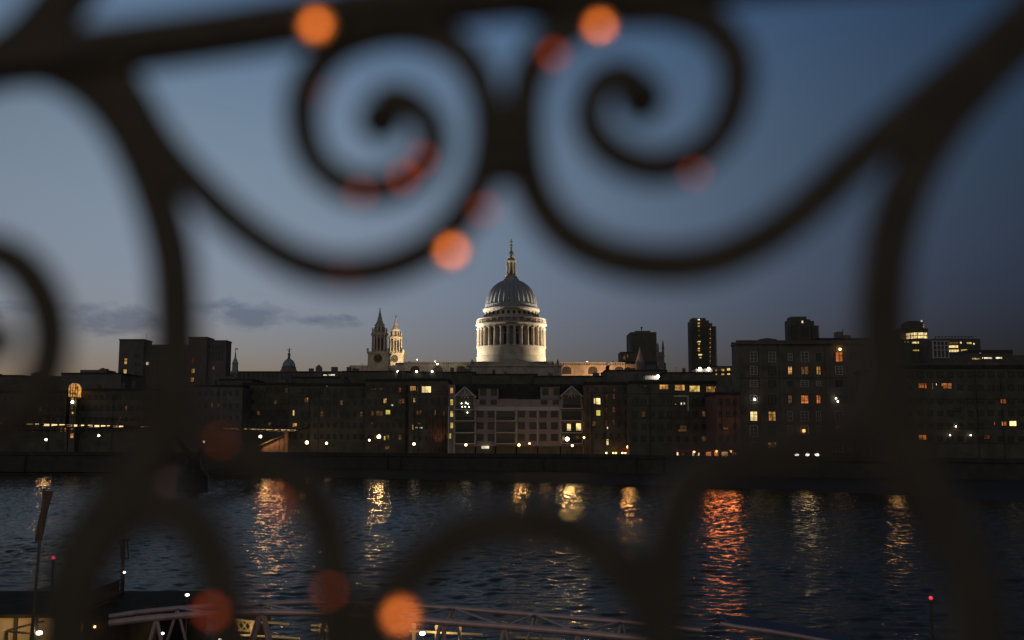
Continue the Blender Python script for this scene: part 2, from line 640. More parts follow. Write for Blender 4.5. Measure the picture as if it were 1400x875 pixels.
# land behind the quay, rising towards the cathedral hill, out to the horizon
cols = list(range(-400, 1701, 100))
v, f = [], []
far = [(0, QZ), (40, QZ), (130, 12), (220, 17), (900, 20), (4000, 20)]
for i, px in enumerate(cols):
    e = at(px, 600, qy(px))
    for j, (d, z) in enumerate(far):
        k = (e.y + d) / e.y if d > 60 else 1.0
        v.append((e.x * k, e.y + d, z))
m_ = len(far)
for i in range(len(cols) - 1):
    for j in range(m_ - 1):
        f.append((i * m_ + j, (i + 1) * m_ + j, (i + 1) * m_ + j + 1, i * m_ + j + 1))
structure(MB().add(v, f).build('ground', M['land']))

# paved quay walk on top of the river wall
qb = MB()
v, f = [], []
for i, px in enumerate(cols):
    e = at(px, 600, qy(px))
    v += [(e.x, e.y - 0.4, QZ + 0.004), (e.x, e.y + 5.5, QZ + 0.004)]
for i in range(len(cols) - 1):
    f.append((2 * i, 2 * i + 2, 2 * i + 3, 2 * i + 1))
structure(MB().add(v, f).build('quay_pavement', M['paving']))

# foreshore at low tide
fs = MB()
v, f = [], []
fine = list(range(-400, 1701, 25))
rnd = random.Random(4)
for px in fine:
    e = at(px, 600, qy(px))
    we = water_edge(px)
    j = rnd.uniform(-1.5, 1.5)
    v += [(e.x, e.y - 0.3, 1.6), ((e.x + we.x) / 2, (e.y + we.y) / 2 + j, 0.65 + rnd.uniform(-0.1, 0.1)), (we.x, we.y + j, -0.02), (we.x, we.y - 8, -0.8)]
for i in range(len(fine) - 1):
    for k in range(3):
        f.append((4 * i + k, 4 * i + 4 + k, 4 * i + 5 + k, 4 * i + 1 + k))
structure(fs.add(v, f).build('foreshore', M['mud'], None, True))

# river wall with coping, string course and fender piles
rw = thing('river_wall', 'long dark granite river wall along the far bank below the buildings', 'wall', (0, 290, 0))
v, f, v2, f2 = [], [], [], []
for i, px in enumerate(cols):
    e = at(px, 600, qy(px))
    v += [(e.x, e.y - 1.0, 0.2), (e.x, e.y - 0.4, QZ)]
    v2 += [(e.x, e.y - 0.75, QZ - 0.15), (e.x, e.y - 0.75, QZ + 0.85), (e.x, e.y - 0.35, QZ + 0.85), (e.x, e.y - 0.35, QZ - 0.15)]
for i in range(len(cols) - 1):
    f.append((2 * i, 2 * i + 2, 2 * i + 3, 2 * i + 1))
    for k in range(4):
        f2.append((4 * i + k, 4 * i + 4 + k, 4 * i + 4 + (k + 1) % 4, 4 * i + (k + 1) % 4))
MB().add(v, f).build('wall_face', M['river_wall'], rw)
MB().add(v2, f2).build('coping', M['river_wall'], rw)
for px in (38, 190, 236, 402, 530, 548, 742, 868, 905, 1120, 1262, 1290):
    e = at(px, 600, qy(px))
    MB().tube((e.x, e.y - 1.25, 0.3), (e.x, e.y - 1.0, QZ + 0.2), 0.22, 8).build('fender_pile', M['timber'], rw)

# near bank and the terrace the viewer stands on
structure(MB().box(-400, 400, -60, 17, -3, 4.2).build('near_bank', M['paving']))
structure(MB().box(-40, 40, -9, 0.95, 4.2, 10.1).build('terrace', M['paving']))


# ------------------------------------------------------------------ St Paul's style cathedral
def cathedral():
    Yc = 575.0
    cx = xx(699, 470, Yc)
    root = thing('cathedral', 'floodlit domed stone cathedral rising above the dark city roofs', 'cathedral', (cx, Yc, 17))
    z = lambda py: zz(py, Yc)
    s = Yc / FPX
    W = lambda px: px * s
    st = M['stone']
    # drum plinth
    MB().lathe([(W(47.6), z(499)), (W(47.6), z(489)), (W(46.9), z(488)), (W(46.9), z(477.5)), (W(47.8), z(476.6)), (W(47.8), z(475.2)), (W(38), z(475))], cx, Yc, 96).build('drum_plinth', st, root)
    # inner drum wall behind the columns with tall windows
    iw = MB().lathe([(W(38.5), z(475.2)), (W(38.5), z(449.8))], cx, Yc, 96).build('drum_wall', st, root)
    for i in range(32):
        if i % 4 == 0:
            continue
        wn = MB()
        a = 2 * math.pi * (i + 0.5) / 32 - math.pi / 2 - 2 * math.pi / 64
        t = Vector((-math.sin(a), math.cos(a), 0))
        o = Vector((math.cos(a), math.sin(a), 0))
        for (w0, za, zb_) in ((0.95, 473.5, 459.5), (0.75, 457.5, 453.5)):
            c = Vector((cx, Yc, 0)) + o * W(38.5)
            p = [c + t * q * w0 + o * e for e in (-0.3, 0.12) for q in (-1, 1)]
            vv = [(q.x, q.y, z(za)) for q in p] + [(q.x, q.y, z(zb_)) for q in p]
            wn.add(vv, [(0, 1, 3, 2), (4, 6, 7, 5), (0, 4, 5, 1), (1, 5, 7, 3), (3, 7, 6, 2), (2, 6, 4, 0)])
        wn.build('drum_window', M['niche'], iw)
    # 32 columns, and every fourth bay walled with a niche
    cm = MB()
    cm.lathe([(1.15, 0), (1.15, 0.5), (0.92, 0.75), (0.95, 4), (0.78, z(452) - z(475.2) - 0.3), (1.1, z(452) - z(475.2) + 0.3), (1.2, z(450) - z(475.2))], 0, 0, 12)
    for i in range(32):
        a = 2 * math.pi * i / 32 - math.pi / 2 + math.pi / 32
        if i == 0:
            c0 = cm.build('column', st, None, False)
            c = c0
        else:
            c = c0.copy()
            COL.objects.link(c)
        c.parent = root
        c.location = Vector((W(45.2) * math.cos(a), W(45.2) * math.sin(a), z(475.2) - 17))
    for i in range(8):
        a = 2 * math.pi * (i * 4) / 32 - math.pi / 2
        o = Vector((math.cos(a), math.sin(a), 0))
        t = Vector((-o.y, o.x, 0))
        m = MB()
        pts = [(W(38.2), -1.75), (W(38.2), 1.75), (W(44.2), 1.75), (W(44.2), 1.1), (W(43.0), 0.9), (W(43.0), -0.9), (W(44.2), -1.1), (W(44.2), -1.75)]
        n = len(pts)
        base = [Vector((cx, Yc, 0)) + o * r_ + t * q for r_, q in pts]
        vv = [(q.x, q.y, z(475.1)) for q in base] + [(q.x, q.y, z(450.1)) for q in base]
        m.add(vv, [tuple(range(n)), tuple(range(2 * n - 1, n - 1, -1))] + [(k, n + k, n + (k + 1) % n, (k + 1) % n) for k in range(n)])
        m.build('niche_pier', M['stone_dark'], root)
    # entablature and cornice, stone gallery balustrade
    MB().lathe([(W(38), z(450.2)), (W(46.5), z(450)), (W(46.5), z(447.3)), (W(47.6), z(446.6)), (W(49), z(445.6)), (W(49), z(444.6)), (W(44), z(444.3))], cx, Yc, 96).build('entablature', st, root)
    bl = MB()
    bl.lathe([(W(46.2), z(444.5)), (W(47.4), z(444.4)), (W(47.4), z(443.4)), (W(46.2), z(443.3))], cx, Yc, 96)
    bl.lathe([(W(46.0), z(438.9)), (W(47.6), z(438.8)), (W(47.6), z(437.6)), (W(46.0), z(437.5))], cx, Yc, 96)
    for i in range(160):
        a = 2 * math.pi * i / 160
        wide = 0.5 if i % 5 == 0 else 0.22
        bl.lathe([(wide, z(443.4)), (wide * 1.1, z(441)), (wide * 0.7, z(438.8))], cx + W(46.8) * math.cos(a), Yc + W(46.8) * math.sin(a), 6)
    bl.build('stone_gallery', st, root)
    # attic storey with square windows
    at_ = MB().lathe([(W(38.5), z(444.4)), (W(38.5), z(436)), (W(37.6), z(435.5)), (W(37.6), z(426.5)), (W(39.2), z(425.6)), (W(39.2), z(423.6)), (W(36.6), z(423))], cx, Yc, 96).build('attic', st, root)
    for i in range(32):
        aw = MB()
        a = 2 * math.pi * (i + 0.5) / 32 - math.pi / 2
        o = Vector((math.cos(a), math.sin(a), 0))
        t = Vector((-o.y, o.x, 0))
        c = Vector((cx, Yc, 0)) + o * W(37.6)
        p = [c + t * q * 0.75 + o * e for e in (-0.3, 0.1) for q in (-1, 1)]
        vv = [(q.x, q.y, z(433.0)) for q in p] + [(q.x, q.y, z(428.6)) for q in p]
        aw.add(vv, [(0, 1, 3, 2), (4, 6, 7, 5), (0, 4, 5, 1), (1, 5, 7, 3), (3, 7, 6, 2), (2, 6, 4, 0)])
        aw.build('attic_window', M['niche'], at_)
    # lead dome with 32 ribs on steps
    MB().lathe([(W(37.4), z(423.2)), (W(37.4), z(421.6)), (W(36.4), z(421.5)), (W(36.4), z(419.8)), (W(35.6), z(419.6)), (W(35.6), z(418))], cx, Yc, 96).build('dome_steps', M['lead'], root)
    prof = []
    zb_, ztop = z(418.6), z(383.2)
    for k in range(25):
        t = k / 24 * 1.30
        r = W(35.5) * math.cos(t)
        prof.append((r, zb_ + (ztop - zb_) * math.sin(t) / math.sin(1.30)))
    nseg = 32 * 8

    def ribmod(i, k):
        ph = (i % 8) / 8.0
        d = abs(ph - 0.5) * 2
        return 1.0 - 0.06 * (1 - d * d) if d < 0.8 else 1.0 + 0.006
    MB().lathe(prof, cx, Yc, nseg, ribmod, math.pi / 32).build('dome', M['lead'], root, False)
    # lantern
    ln = MB()
    ln.lathe([(W(10.4), z(385)), (W(10.2), z(381.5)), (W(8.6), z(380.8)), (W(8.4), z(377.8)), (W(9.2), z(377.2)), (W(7.0), z(376.5))], cx, Yc, 24)
    lant = ln.build('lantern', st, root)
    lb = MB().lathe([(W(4.1), z(377)), (W(4.1), z(358))], cx, Yc, 16).build('lantern_core', M['stone_dark'], lant)
    for i in range(8):
        a = 2 * math.pi * i / 8 + math.pi / 8
        MB().lathe([(0.75, z(376.8)), (0.55, z(375.5)), (0.5, z(360)), (0.8, z(358.6))], cx + W(5.9) * math.cos(a), Yc + W(5.9) * math.sin(a), 8).build('lantern_column', st, lant)
    up = MB()
    up.lathe([(W(7.2), z(358.8)), (W(7.6), z(357.6)), (W(7.4), z(356.4)), (W(5.0), z(356)), (W(4.6), z(352.4)), (W(5.2), z(351.6)), (W(4.2), z(351))], cx, Yc, 24)
    up.build('lantern_cap', M['stone'], lant)
    MB().lathe([(W(4.4), z(351)), (W(4.3), z(348.6)), (W(3.3), z(345.4)), (W(1.8), z(343.4)), (W(1.2), z(341)), (W(1.3), z(338.4))], cx, Yc, 20).build('lantern_dome', M['lead'], lant, True)
    MB().ball((cx, Yc, z(336.4)), W(2.1), 12).build('ball', M['gold'], lant, True)
    c = MB()
    c.box(cx - 0.28, cx + 0.28, Yc - 0.28, Yc + 0.28, z(334.6), z(326.6))
    c.box(cx - W(2.1), cx + W(2.1), Yc - 0.26, Yc + 0.26, z(331.2), z(329.8))
    c.build('cross', M['gold'], lant)
    # nave and choir bodies with balustraded parapets
    Yf = 558.0
    zn = lambda py: zz(py, Yf)
    for (p0, p1, pt, nm, base_m) in ((552, 646, 494.8, 'nave_wall', 'stone'), (757, 828, 495.6, 'choir_wall', 'stone'), (835, 858, 495.6, 'apse_wall', 'stone')):
        a, b = xx(p0, pt, Yf), xx(p1, pt, Yf)
        m = MB().box(a, b, Yf, Yf + 36, 17, zn(pt + 3.5))
        wl = m.build(nm, M[base_m], root)
        pm = MB().box(a - 0.3, b + 0.3, Yf - 0.7, Yf - 0.01, zn(pt + 5.4), zn(pt + 3.9))
        n = int((b - a) / 1.3)
        for k in range(n):
            x = a + (k + 0.5) * (b - a) / n
            pm.box(x - 0.28, x + 0.28, Yf - 0.4, Yf, zn(pt + 3.5), zn(pt + 0.9))
        pm.box(a - 0.2, b + 0.2, Yf - 0.5, Yf + 0.3, zn(pt + 0.9), zn(pt))
        pm.build('parapet', M[base_m], wl)
        nb = max(1, int((b - a) / 11))
        for k in range(nb):
            ar = MB()
            x = a + (k + 0.5) * (b - a) / nb
            arc = [(x - 2.6, zn(pt + 16)), (x - 2.6, zn(pt + 10.5))] + [(x - 2.6 * math.cos(t), zn(pt + 10.5) + 2.2 * math.sin(t)) for t in (0.4, 0.9, 1.57, 2.24, 2.74)] + [(x + 2.6, zn(pt + 10.5)), (x + 2.6, zn(pt + 16))]
            ar.prism(arc[::-1], Yf - 0.05, Yf + 0.1)
            ar.build('arched_window', M['niche'], wl)
        hd = MB()
        for k in range(nb):
            x = a + (k + 0.5) * (b - a) / nb
            pts = [(x - 3.4 * math.cos(t), zn(pt + 10.2) + 2.9 * math.sin(t)) for t in np.linspace(0.25, math.pi - 0.25, 9)]
            for (xa, za), (xb, zb2) in zip(pts, pts[1:]):
                hd.tube((xa, Yf - 0.25, za), (xb, Yf - 0.25, zb2), 0.32, 6)
            for sx in (-5.0, 5.0):
                hd.box(x + sx - 0.5, x + sx + 0.5, Yf - 0.35, Yf + 0.0, 18, zn(pt + 5.5))
        hd.build('window_hoods', M[base_m], wl)
    MB().box(xx(646, 495, Yf), xx(757, 495, Yf), Yf + 1, Yf + 36, 17, zn(494)).build('crossing', M['stone_dark'], root)
    # nave roof lead flats behind the parapets
    a, b = xx(540, 494, Yf), xx(846, 494, Yf)
    MB().box(a, b, Yf + 2, Yf + 34, zn(499), zn(495.4)).build('nave_roof', M['lead'], root)
    # south transept with pediment
    Yt = 532.0
    zt = lambda py: zz(py, Yt)
    a, b = xx(640, 497, Yt), xx(768, 497, Yt)
    mid = (a + b) / 2
    tr = MB().box(a, b, Yt, Yf + 0.9, 17, zt(501)).build('transept', M['stone'], root)
    p = MB()
    p.box(a - 0.5, b + 0.5, Yt - 0.8, Yt + 2, zt(501), zt(499))
    w2 = (b - a) * 0.27
    p.prism([(mid - w2 * 1.1, zt(498.9)), (mid + w2 * 1.1, zt(498.9)), (mid, zt(489.5))], Yt - 0.5, Yt + 20)
    p.build('pediment', M['stone'], tr)
    pl = MB()
    for k in range(9):
        x = a + (k + 0.5) * (b - a) / 9
        pl.box(x - 0.7, x + 0.7, Yt - 0.45, Yt - 0.002, 18, zt(501.2))
    pl.build('pilasters', M['stone'], tr)
    for sx in (a + 2, b - 2, mid):
        q = MB().lathe([(1.0, zt(499)), (1.0, zt(497.5)), (0.5, zt(497)), (0.75, zt(494.5)), (0.3, zt(492.5)), (0.42, zt(491.6)), (0.1, zt(490.6))], sx, Yt + 3 if sx != mid else Yt + 0.6, 10)
        if sx != mid:
            q.build('statue', M['stone_dark'], tr, True)

    # two west towers
    def wtower(px, Y, k, stone, top, label_m):
        s2 = Y / FPX
        X0 = xx(px, 470, Y)
        zt2 = lambda d: zz(top + d * k, Y)
        W2 = lambda v_: v_ * k * s2
        t = MB().box(X0 - W2(14), X0 + W2(14), Y, Y + W2(28), 17, zt2(63)).build('west_tower', stone, root)
        b1 = MB()
        b1.box(X0 - W2(15.2), X0 + W2(15.2), Y - W2(1.2), Y + W2(29.2), zt2(63), zt2(60.6))
        b1.box(X0 - W2(15.4), X0 - W2(13.0), Y - W2(1.3), Y + W2(1.5), zt2(60.6), zt2(56))
        b1.box(X0 + W2(13.0), X0 + W2(15.4), Y - W2(1.3), Y + W2(1.5), zt2(60.6), zt2(56))
        b1.build('cornice', stone, t)
        yc = Y + W2(14)
        ck = MB()
        ck.box(X0 - W2(13), X0 + W2(13), Y + W2(1), Y + W2(27), zt2(86), zt2(62.8))
        c1 = MB().lathe([(W2(6.8), -W2(0.6)), (W2(6.8), 0), (W2(5.6), 0.02)], 0, 0, 28)
        cf = MB()
        for k2 in range(28):
            a0, a1 = 2 * math.pi * k2 / 28, 2 * math.pi * (k2 + 1) / 28
            cf.tube((X0 + W2(6.4) * math.cos(a0), Y - 0.2, zt2(70) + W2(6.4) * math.sin(a0)), (X0 + W2(6.4) * math.cos(a1), Y - 0.2, zt2(70) + W2(6.4) * math.sin(a1)), W2(0.55), 6)
        cf.build('clock_surround', stone, t)
        fc = MB()
        n = 28
        fc.prism([(X0 + W2(5.9) * math.cos(2 * math.pi * q / n), zt2(70) + W2(5.9) * math.sin(2 * math.pi * q / n)) for q in range(n)], Y - 0.12, Y - 0.004)
        fco = fc.build('clock_face', M['niche'], t)
        hn = MB()
        hn.tube((X0, Y - 0.3, zt2(70)), (X0 + W2(2.2), Y - 0.3, zt2(67.4)), 0.2, 6)
        hn.tube((X0, Y - 0.3, zt2(70)), (X0 - W2(1.2), Y - 0.3, zt2(65.4)), 0.15, 6)
        for q in range(12):
            a0 = 2 * math.pi * q / 12
            hn.tube((X0 + W2(4.5) * math.cos(a0), Y - 0.2, zt2(70) + W2(4.5) * math.sin(a0)), (X0 + W2(5.4) * math.cos(a0), Y - 0.2, zt2(70) + W2(5.4) * math.sin(a0)), 0.14, 5)
        hn.build('clock_hands', M['gold'], fco)
        # belfry stage: open, with corner column pairs
        core = MB().lathe([(W2(7.2), zt2(60.6)), (W2(7.2), zt2(37.5))], X0, yc, 8, None, math.pi / 8).build('belfry_core', stone, t)
        sl = MB()
        for sx in (-1, 0, 1):
            sl.box(X0 + sx * W2(4.6) - W2(1.1), X0 + sx * W2(4.6) + W2(1.1), yc - W2(7.35), yc - W2(5), zt2(57), zt2(41))
        sl.build('belfry_openings', M['niche'], core)
        for i in range(12):
            a0 = 2 * math.pi * i / 12 + math.pi / 12
            MB().lathe([(W2(1.1), zt2(60.6)), (W2(0.9), zt2(59)), (W2(0.75), zt2(39)), (W2(1.2), zt2(37.4))], X0 + W2(10) * math.cos(a0), yc + W2(10) * math.sin(a0), 8).build('belfry_column', stone, t)
        u = MB()
        u.lathe([(W2(11.6), zt2(37.5)), (W2(12), zt2(36)), (W2(12), zt2(34.6)), (W2(9.0), zt2(34.2))], X0, yc, 24)
        for i in range(8):
            a0 = 2 * math.pi * i / 8 + math.pi / 8
            u.lathe([(W2(1.0), zt2(34.5)), (W2(0.6), zt2(32)), (W2(0.9), zt2(29.5)), (W2(0.15), zt2(26.5))], X0 + W2(10.2) * math.cos(a0), yc + W2(10.2) * math.sin(a0), 8)
        u.build('belfry_cornice', stone, t)
        l2 = MB().lathe([(W2(8.4), zt2(34.4)), (W2(7.0), zt2(31.5)), (W2(6.4), zt2(24.5)), (W2(7.4), zt2(23.6)), (W2(7.2), zt2(22.4)), (W2(5.2), zt2(22)), ], X0, yc, 16).build('upper_lantern', stone, t)
        so = MB()
        for i in range(8):
            a0 = 2 * math.pi * i / 8 - math.pi / 2
            x, y = X0 + W2(6.75) * math.cos(a0), yc + W2(6.75) * math.sin(a0)
            so.lathe([(W2(0.95), zt2(32.5)), (W2(0.95), zt2(26.3)), (W2(0.3), zt2(25.6))], x, y, 8)
        so.build('lantern_openings', M['niche'], l2)
        cp = MB().lathe([(W2(5.8), zt2(22.2)), (W2(5.6), zt2(20.6)), (W2(4.4), zt2(18.6)), (W2(3.3), zt2(16)), (W2(3.1), zt2(13.6)), (W2(2.4), zt2(11.4)), (W2(1.7), zt2(8.2)), (W2(1.5), zt2(6.2)), (W2(0.8), zt2(5.4))], X0, yc, 16).build('spire_cap', M['lead'], t, True)
        fin = MB().lathe([(W2(0.7), zt2(5.6)), (W2(1.2), zt2(4.2)), (W2(0.6), zt2(2.9)), (W2(0.9), zt2(1.8)), (W2(0.1), zt2(-1.5))], X0, yc, 10)
        fin.build('pine_finial', M['gold'], cp, True)
        return X0, Y
    wtower(517, 543, 1.0, M['stone'], 420, 'w')
    wtower(539.5, 600, 0.86, M['stone'], 430, 'n')
    # western body at the foot of the towers
    a, b = xx(478, 500, 546), xx(553, 500, 546)
    MB().box(a, b, 546, 600, 17, zz(499.5, 546)).build('west_body', M['stone'], root)
    return cx, Yc


CXC, CYC = cathedral()


def floodlight(loc, target, power, col, label, spot=70, radius=0.5):
    o = thing('floodlight', label, 'floodlight', loc, 'cathedral floodlights')
    m = MB()
    x, y, z = loc
    m.box(x - 0.5, x + 0.5, y + 0.35, y + 0.75, z - 0.9, z - 0.1)
    m.tube((x, y + 0.55, z - 1.9), (x, y + 0.55, z - 0.9), 0.12, 8)
    m.build('housing', M['steel_dark'], o)
    s = light('flood_beam', 'SPOT', (0, 0, 0), power, col, radius, Vector(target) - Vector(loc), spot, 0.7)
    s.parent = o
    return o


FL = (1.0, 0.86, 0.66)
zr = zz(494, 560)
floodlight((CXC - 44, 567, zr + 0.6), (CXC - 12, CYC, zr + 10), 88000, FL, 'floodlight on the nave roof left of the great dome', 85)
floodlight((CXC + 44, 567, zr + 0.6), (CXC + 12, CYC, zr + 10), 92000, (1.0, 0.8, 0.55), 'floodlight on the choir roof right of the great dome', 85)
floodlight((CXC - 58, 566, zr + 0.6), (CXC, CYC, zr + 46), 260000, (1.0, 0.9, 0.76), 'narrow floodlight on the nave roof aimed at the dome', 38)
floodlight((CXC + 58, 566, zr + 0.6), (CXC, CYC, zr + 46), 220000, (1.0, 0.86, 0.66), 'narrow floodlight on the choir roof aimed at the dome', 38)


# ------------------------------------------------------------------ far skyline
def faraday():
    Y = 440
    root = thing('office_block', 'big pale stepped stone office block with two towers, left of the spire', 'building', (xx(238, 500, Y), Y + 15, 17))
    zb = 17
    for (p0, p1, pt, d0) in ((163.5, 197, 463.5, 0), (197, 258, 470.5, 2.5), (258, 283.5, 460.5, 0), (283.5, 308, 464.5, 2.0)):
        a, b = xx(p0, pt, Y), xx(p1, pt, Y)
        MB().box(a, b, Y + d0, Y + 10, zb, zz(pt, Y) - 0.6).build('wall', M['concrete'], root)
        MB().box(a - 0.2, b + 0.2, Y + d0 - 0.25, Y + 10.2, zz(pt, Y) - 0.6, zz(pt, Y)).build('cornice', M['concrete'], root)
    lights_on(root, Y, [(172, 494, 4, 8, 'amber', 1, 2), (171, 508, 4.5, 6, 'yellow', 1, 1), (170, 518.5, 3.5, 5, 'white_room'), (264, 493, 3, 9, 'dim', 1, 2), (264, 507, 5, 6, 'yellow'), (263, 519, 5, 5.5, 'amber')])
    lights_on(root, Y + 2.0, [(292, 503, 3, 5, 'dim'), (278, 507, 2.5, 5, 'dim')])
    lights_on(root, Y + 2.5, [(202, 497, 4.5, 4.5, 'white_room'), (245, 495, 3, 4, 'dim')])
    for py in (474, 482, 490):
        for px in np.arange(287, 307, 4.2):
            window(root, px, py, 2.8, 5.6, Y + 2.0, 'glass', 'steel_dark', 1, 1, 0.1)
    for py in (484, 496, 508):
        for px in np.arange(203, 256, 6.2):
            if abs(px - 202) < 3 and py == 496:
                continue
            window(root, px, py, 3.0, 7.0, Y + 2.5, 'glass', 'steel_dark', 1, 2, 0.1)
    for px in (186, 190):
        for py in (486, 498, 510):
            window(root, px, py, 2.2, 5, Y, 'glass', 'steel_dark', 1, 2, 0.1)
    x = xx(196, 462, Y)
    MB().tube((x, Y + 4, zz(464, Y)), (x, Y + 4, zz(455, Y)), 0.07, 6).build('aerial', M['steel_dark'], root)


faraday()


def spire_small():
    Y = 420
    s = Y / FPX
    X = xx(321.5, 500, Y)
    root = thing('church_spire', 'slender dark church spire with weathervane between office block and small dome', 'spire', (X, Y, 15))
    z = lambda p: zz(p, Y)
    MB().box(X - 5 * s, X + 5 * s, Y - 5 * s, Y + 5 * s, 15, z(509)).build('tower', M['stone_dark'], root)
    MB().lathe([(5.6 * s, z(509)), (5.6 * s, z(507.6)), (4.2 * s, z(506)), (4.0 * s, z(498)), (4.6 * s, z(497)), (3.6 * s, z(495)), (2.4 * s, z(491.5)), (1.2 * s, z(489)), (0.9 * s, z(484)), (0.3 * s, z(480))], X, Y, 8).build('spire', M['lead'], root)
    m = MB().tube((X, Y, z(481)), (X, Y, z(475.5)), 0.14, 6)
    m.box(X - 0.2, X + 1.0, Y - 0.06, Y + 0.06, z(478), z(476.2))
    m.build('weathervane', M['gold'], root)


spire_small()


def court_dome():
    Y = 500
    s = Y / FPX
    X = xx(392, 495, Y)
    z = lambda p: zz(p, Y)
    root = thing('courthouse', 'long dark courthouse with a small dome topped by a statue', 'building', (X, Y, 15))
    a, b = xx(330, 508, Y), xx(482, 508, Y)
    MB().box(a, b, Y - 4, Y + 26, 15, z(509.6)).build('wall', M['concrete'], root)
    MB().box(a - 0.3, b + 0.3, Y - 4.5, Y + 26.3, z(509.6), z(508.2)).build('cornice', M['concrete'], root)
    p = MB()
    for px in np.arange(334, 480, 6.5):
        x = xx(px, 520, Y)
        p.box(x - 0.5, x + 0.5, Y - 4.5, Y - 4.01, 16, z(511))
    p.build('pilasters', M['concrete'], root)
    MB().lathe([(11.5 * s, z(508.5)), (11.5 * s, z(505.5)), (10.2 * s, z(505)), (9.8 * s, z(501.5)), (10.2 * s, z(501))], X, Y + 5, 32).build('drum', M['stone_dark'], root)
    prof = [(9.0 * s * math.cos(t), z(501) + (z(489.5) - z(501)) * math.sin(t)) for t in np.linspace(0, 1.35, 12)]
    MB().lathe(prof, X, Y + 5, 32).build('dome', M['lead'], root, True)
    MB().lathe([(2.6 * s, z(490.5)), (2.6 * s, z(489)), (1.8 * s, z(488.6)), (1.7 * s, z(484.5)), (2.3 * s, z(484)), (1.2 * s, z(481.5)), (0.6 * s, z(480.4)), (0.7 * s, z(479.6))], X, Y + 5, 16).build('lantern', M['stone_dark'], root)
    g = MB().lathe([(0.45, z(479.8)), (0.5, z(478.6)), (0.3, z(477.3)), (0.36, z(476.3)), (0.25, z(475.8)), (0.3, z(475.2)), (0.05, z(474.5))], X, Y + 5, 10)
    g.tube((X - 1.1, Y + 5, z(476.8)), (X + 1.1, Y + 5, z(476.6)), 0.14, 6)
    g.build('statue', M['gold'], root, True)
    # roof cupola and chimney stacks
    q = MB()
    xc = xx(434.5, 500, Y)
    q.box(xc - 4 * s, xc + 4 * s, Y + 2, Y + 4.5, z(508.3), z(501))
    q.lathe([(4.6 * s, z(501)), (0.3 * s, z(497.6))], xc, Y + 3.2, 4, None, math.pi / 4)
    q.build('cupola', M['stone_dark'], root)
    for px, w_, t in ((423.5, 3, 503), (455.5, 4.2, 501), (475.5, 3, 501)):
        x = xx(px, 503, Y)
        MB().box(x - w_ * s, x + w_ * s, Y + 3, Y + 5, z(508.3), z(t)).build('chimney', M['concrete'], root)


court_dome()


def barbican(name_label, px, py0, py1, Y, wpx, steps, rows):
    s = Y / FPX
    X = xx(px, py0, Y)
    root = thing('tower_block', name_label, 'tower', (X, Y, 20), 'residential towers')
    z = lambda p: zz(p, Y)
    w2 = wpx * s / 2
    b = MB()
    b.box(X - w2, X + w2 * 0.42, Y, Y + 22, 20, z(py0 + steps[0]))
    b.box(X - w2 * 0.9, X + w2 * 0.2, Y + 2, Y + 18, z(py0 + steps[0]), z(py0))
    b.box(X + w2 * 0.42, X + w2 * 0.7, Y + 1, Y + 22, 20, z(py0 + steps[1]))
    b.box(X + w2 * 0.7, X + w2 * 0.9, Y + 2, Y + 22, 20, z(py0 + steps[2]))
    b.build('shaft', M['tower'], root)
    top = zz(py0 + steps[2], Y)
    bal = MB()
    bal2 = MB()
    n = rows
    for k in range(n):
        zz_ = z(py1) + (top - z(py1)) * k / n
        bal.box(X + w2 * 0.5, X + w2, Y - 1.0, Y + 12, zz_, zz_ + 1.1)
        bal2.box(X - w2 * 1.04, X - w2 * 0.5, Y - 1.0, Y + 12, zz_, zz_ + 1.1)
        bal2.box(X - w2 * 0.25, X + w2 * 0.30, Y - 0.8, Y, zz_, zz_ + 0.9)
    bal.build('balcony_stack', M['concrete'], root)
    bal2.build('balcony_stack', M['tower'], root)
    return root, X, w2


r1, X1, w1 = barbican('tall dark residential tower with stacked balconies, standing free right of the cathedral', 962, 434.5, 503, 1000, 34, (3.5, 7, 11), 24)
for py, g in ((437, 'white_room'), (442, 'yellow'), (446, 'amber'), (467, 'bright'), (470.5, 'yellow'), (473.5, 'dim'), (476.5, 'yellow'), (479.5, 'yellow'), (485, 'bright'), (489, 'yellow'), (459, 'dim'), (452, 'dim')):
    window(r1, 956.5 + (0.8 if py > 480 else -1.2), py, 5.0 if g in ('bright',) else 3.2, 1.9, 999.2, g, 'steel_dark', 1, 1, 0.1)
for k in range(17):
    window(r1, 971, 447 + k * 3.1, 1.7, 1.5, 999.0, 'amber' if k % 2 else 'dim', 'steel_dark', 1, 1, 0.08)
r2, X2, w2_ = barbican('dark residential tower with stacked balconies peeping over the brick warehouse', 1099.5, 432.5, 503, 1050, 39, (4, 6, 12), 26)
window(r2, 1097, 440, 2.4, 3.2, 1049.8, 'white_room', 'steel_dark', 1, 1, 0.1)
for k in range(8):
    window(r2, 1090, 440 + k * 2.9, 3.0, 1.4, 1049.0, 'glass', 'steel_dark', 1, 1, 0.1)


def slab_tower():
    Y = 720
    root = thing('office_tower', 'flat topped dark office tower behind the church spire', 'tower', (xx(880, 470, Y), Y + 12, 18))
    a, b = xx(862, 455, Y), xx(897.5, 455, Y)
    z = lambda p: zz(p, Y)
    MB().box(a, b, Y, Y + 26, 18, z(454)).build('wall', M['tower'], root)
    m = MB()
    for k in range(12):
        x = a + (k + 0.5) * (b - a) / 12
        m.box(x - 0.25, x + 0.25, Y - 0.4, Y - 0.01, 18, z(456))
    m.build('fins', M['tower'], root)
    MB().box(a + 4, b - 4, Y + 3, Y + 20, z(454), z(451.6)).build('roof_plant', M['concrete'], root)
    x = xx(878.5, 450, Y)
    MB().tube((x, Y + 6, z(451.6)), (x, Y + 6, z(446)), 0.3, 6).build('aerial', M['steel_dark'], root)
    MB().ball((x, Y + 6, z(447)), 0.8, 8).build('dish', M['steel_dark'], root)


slab_tower()


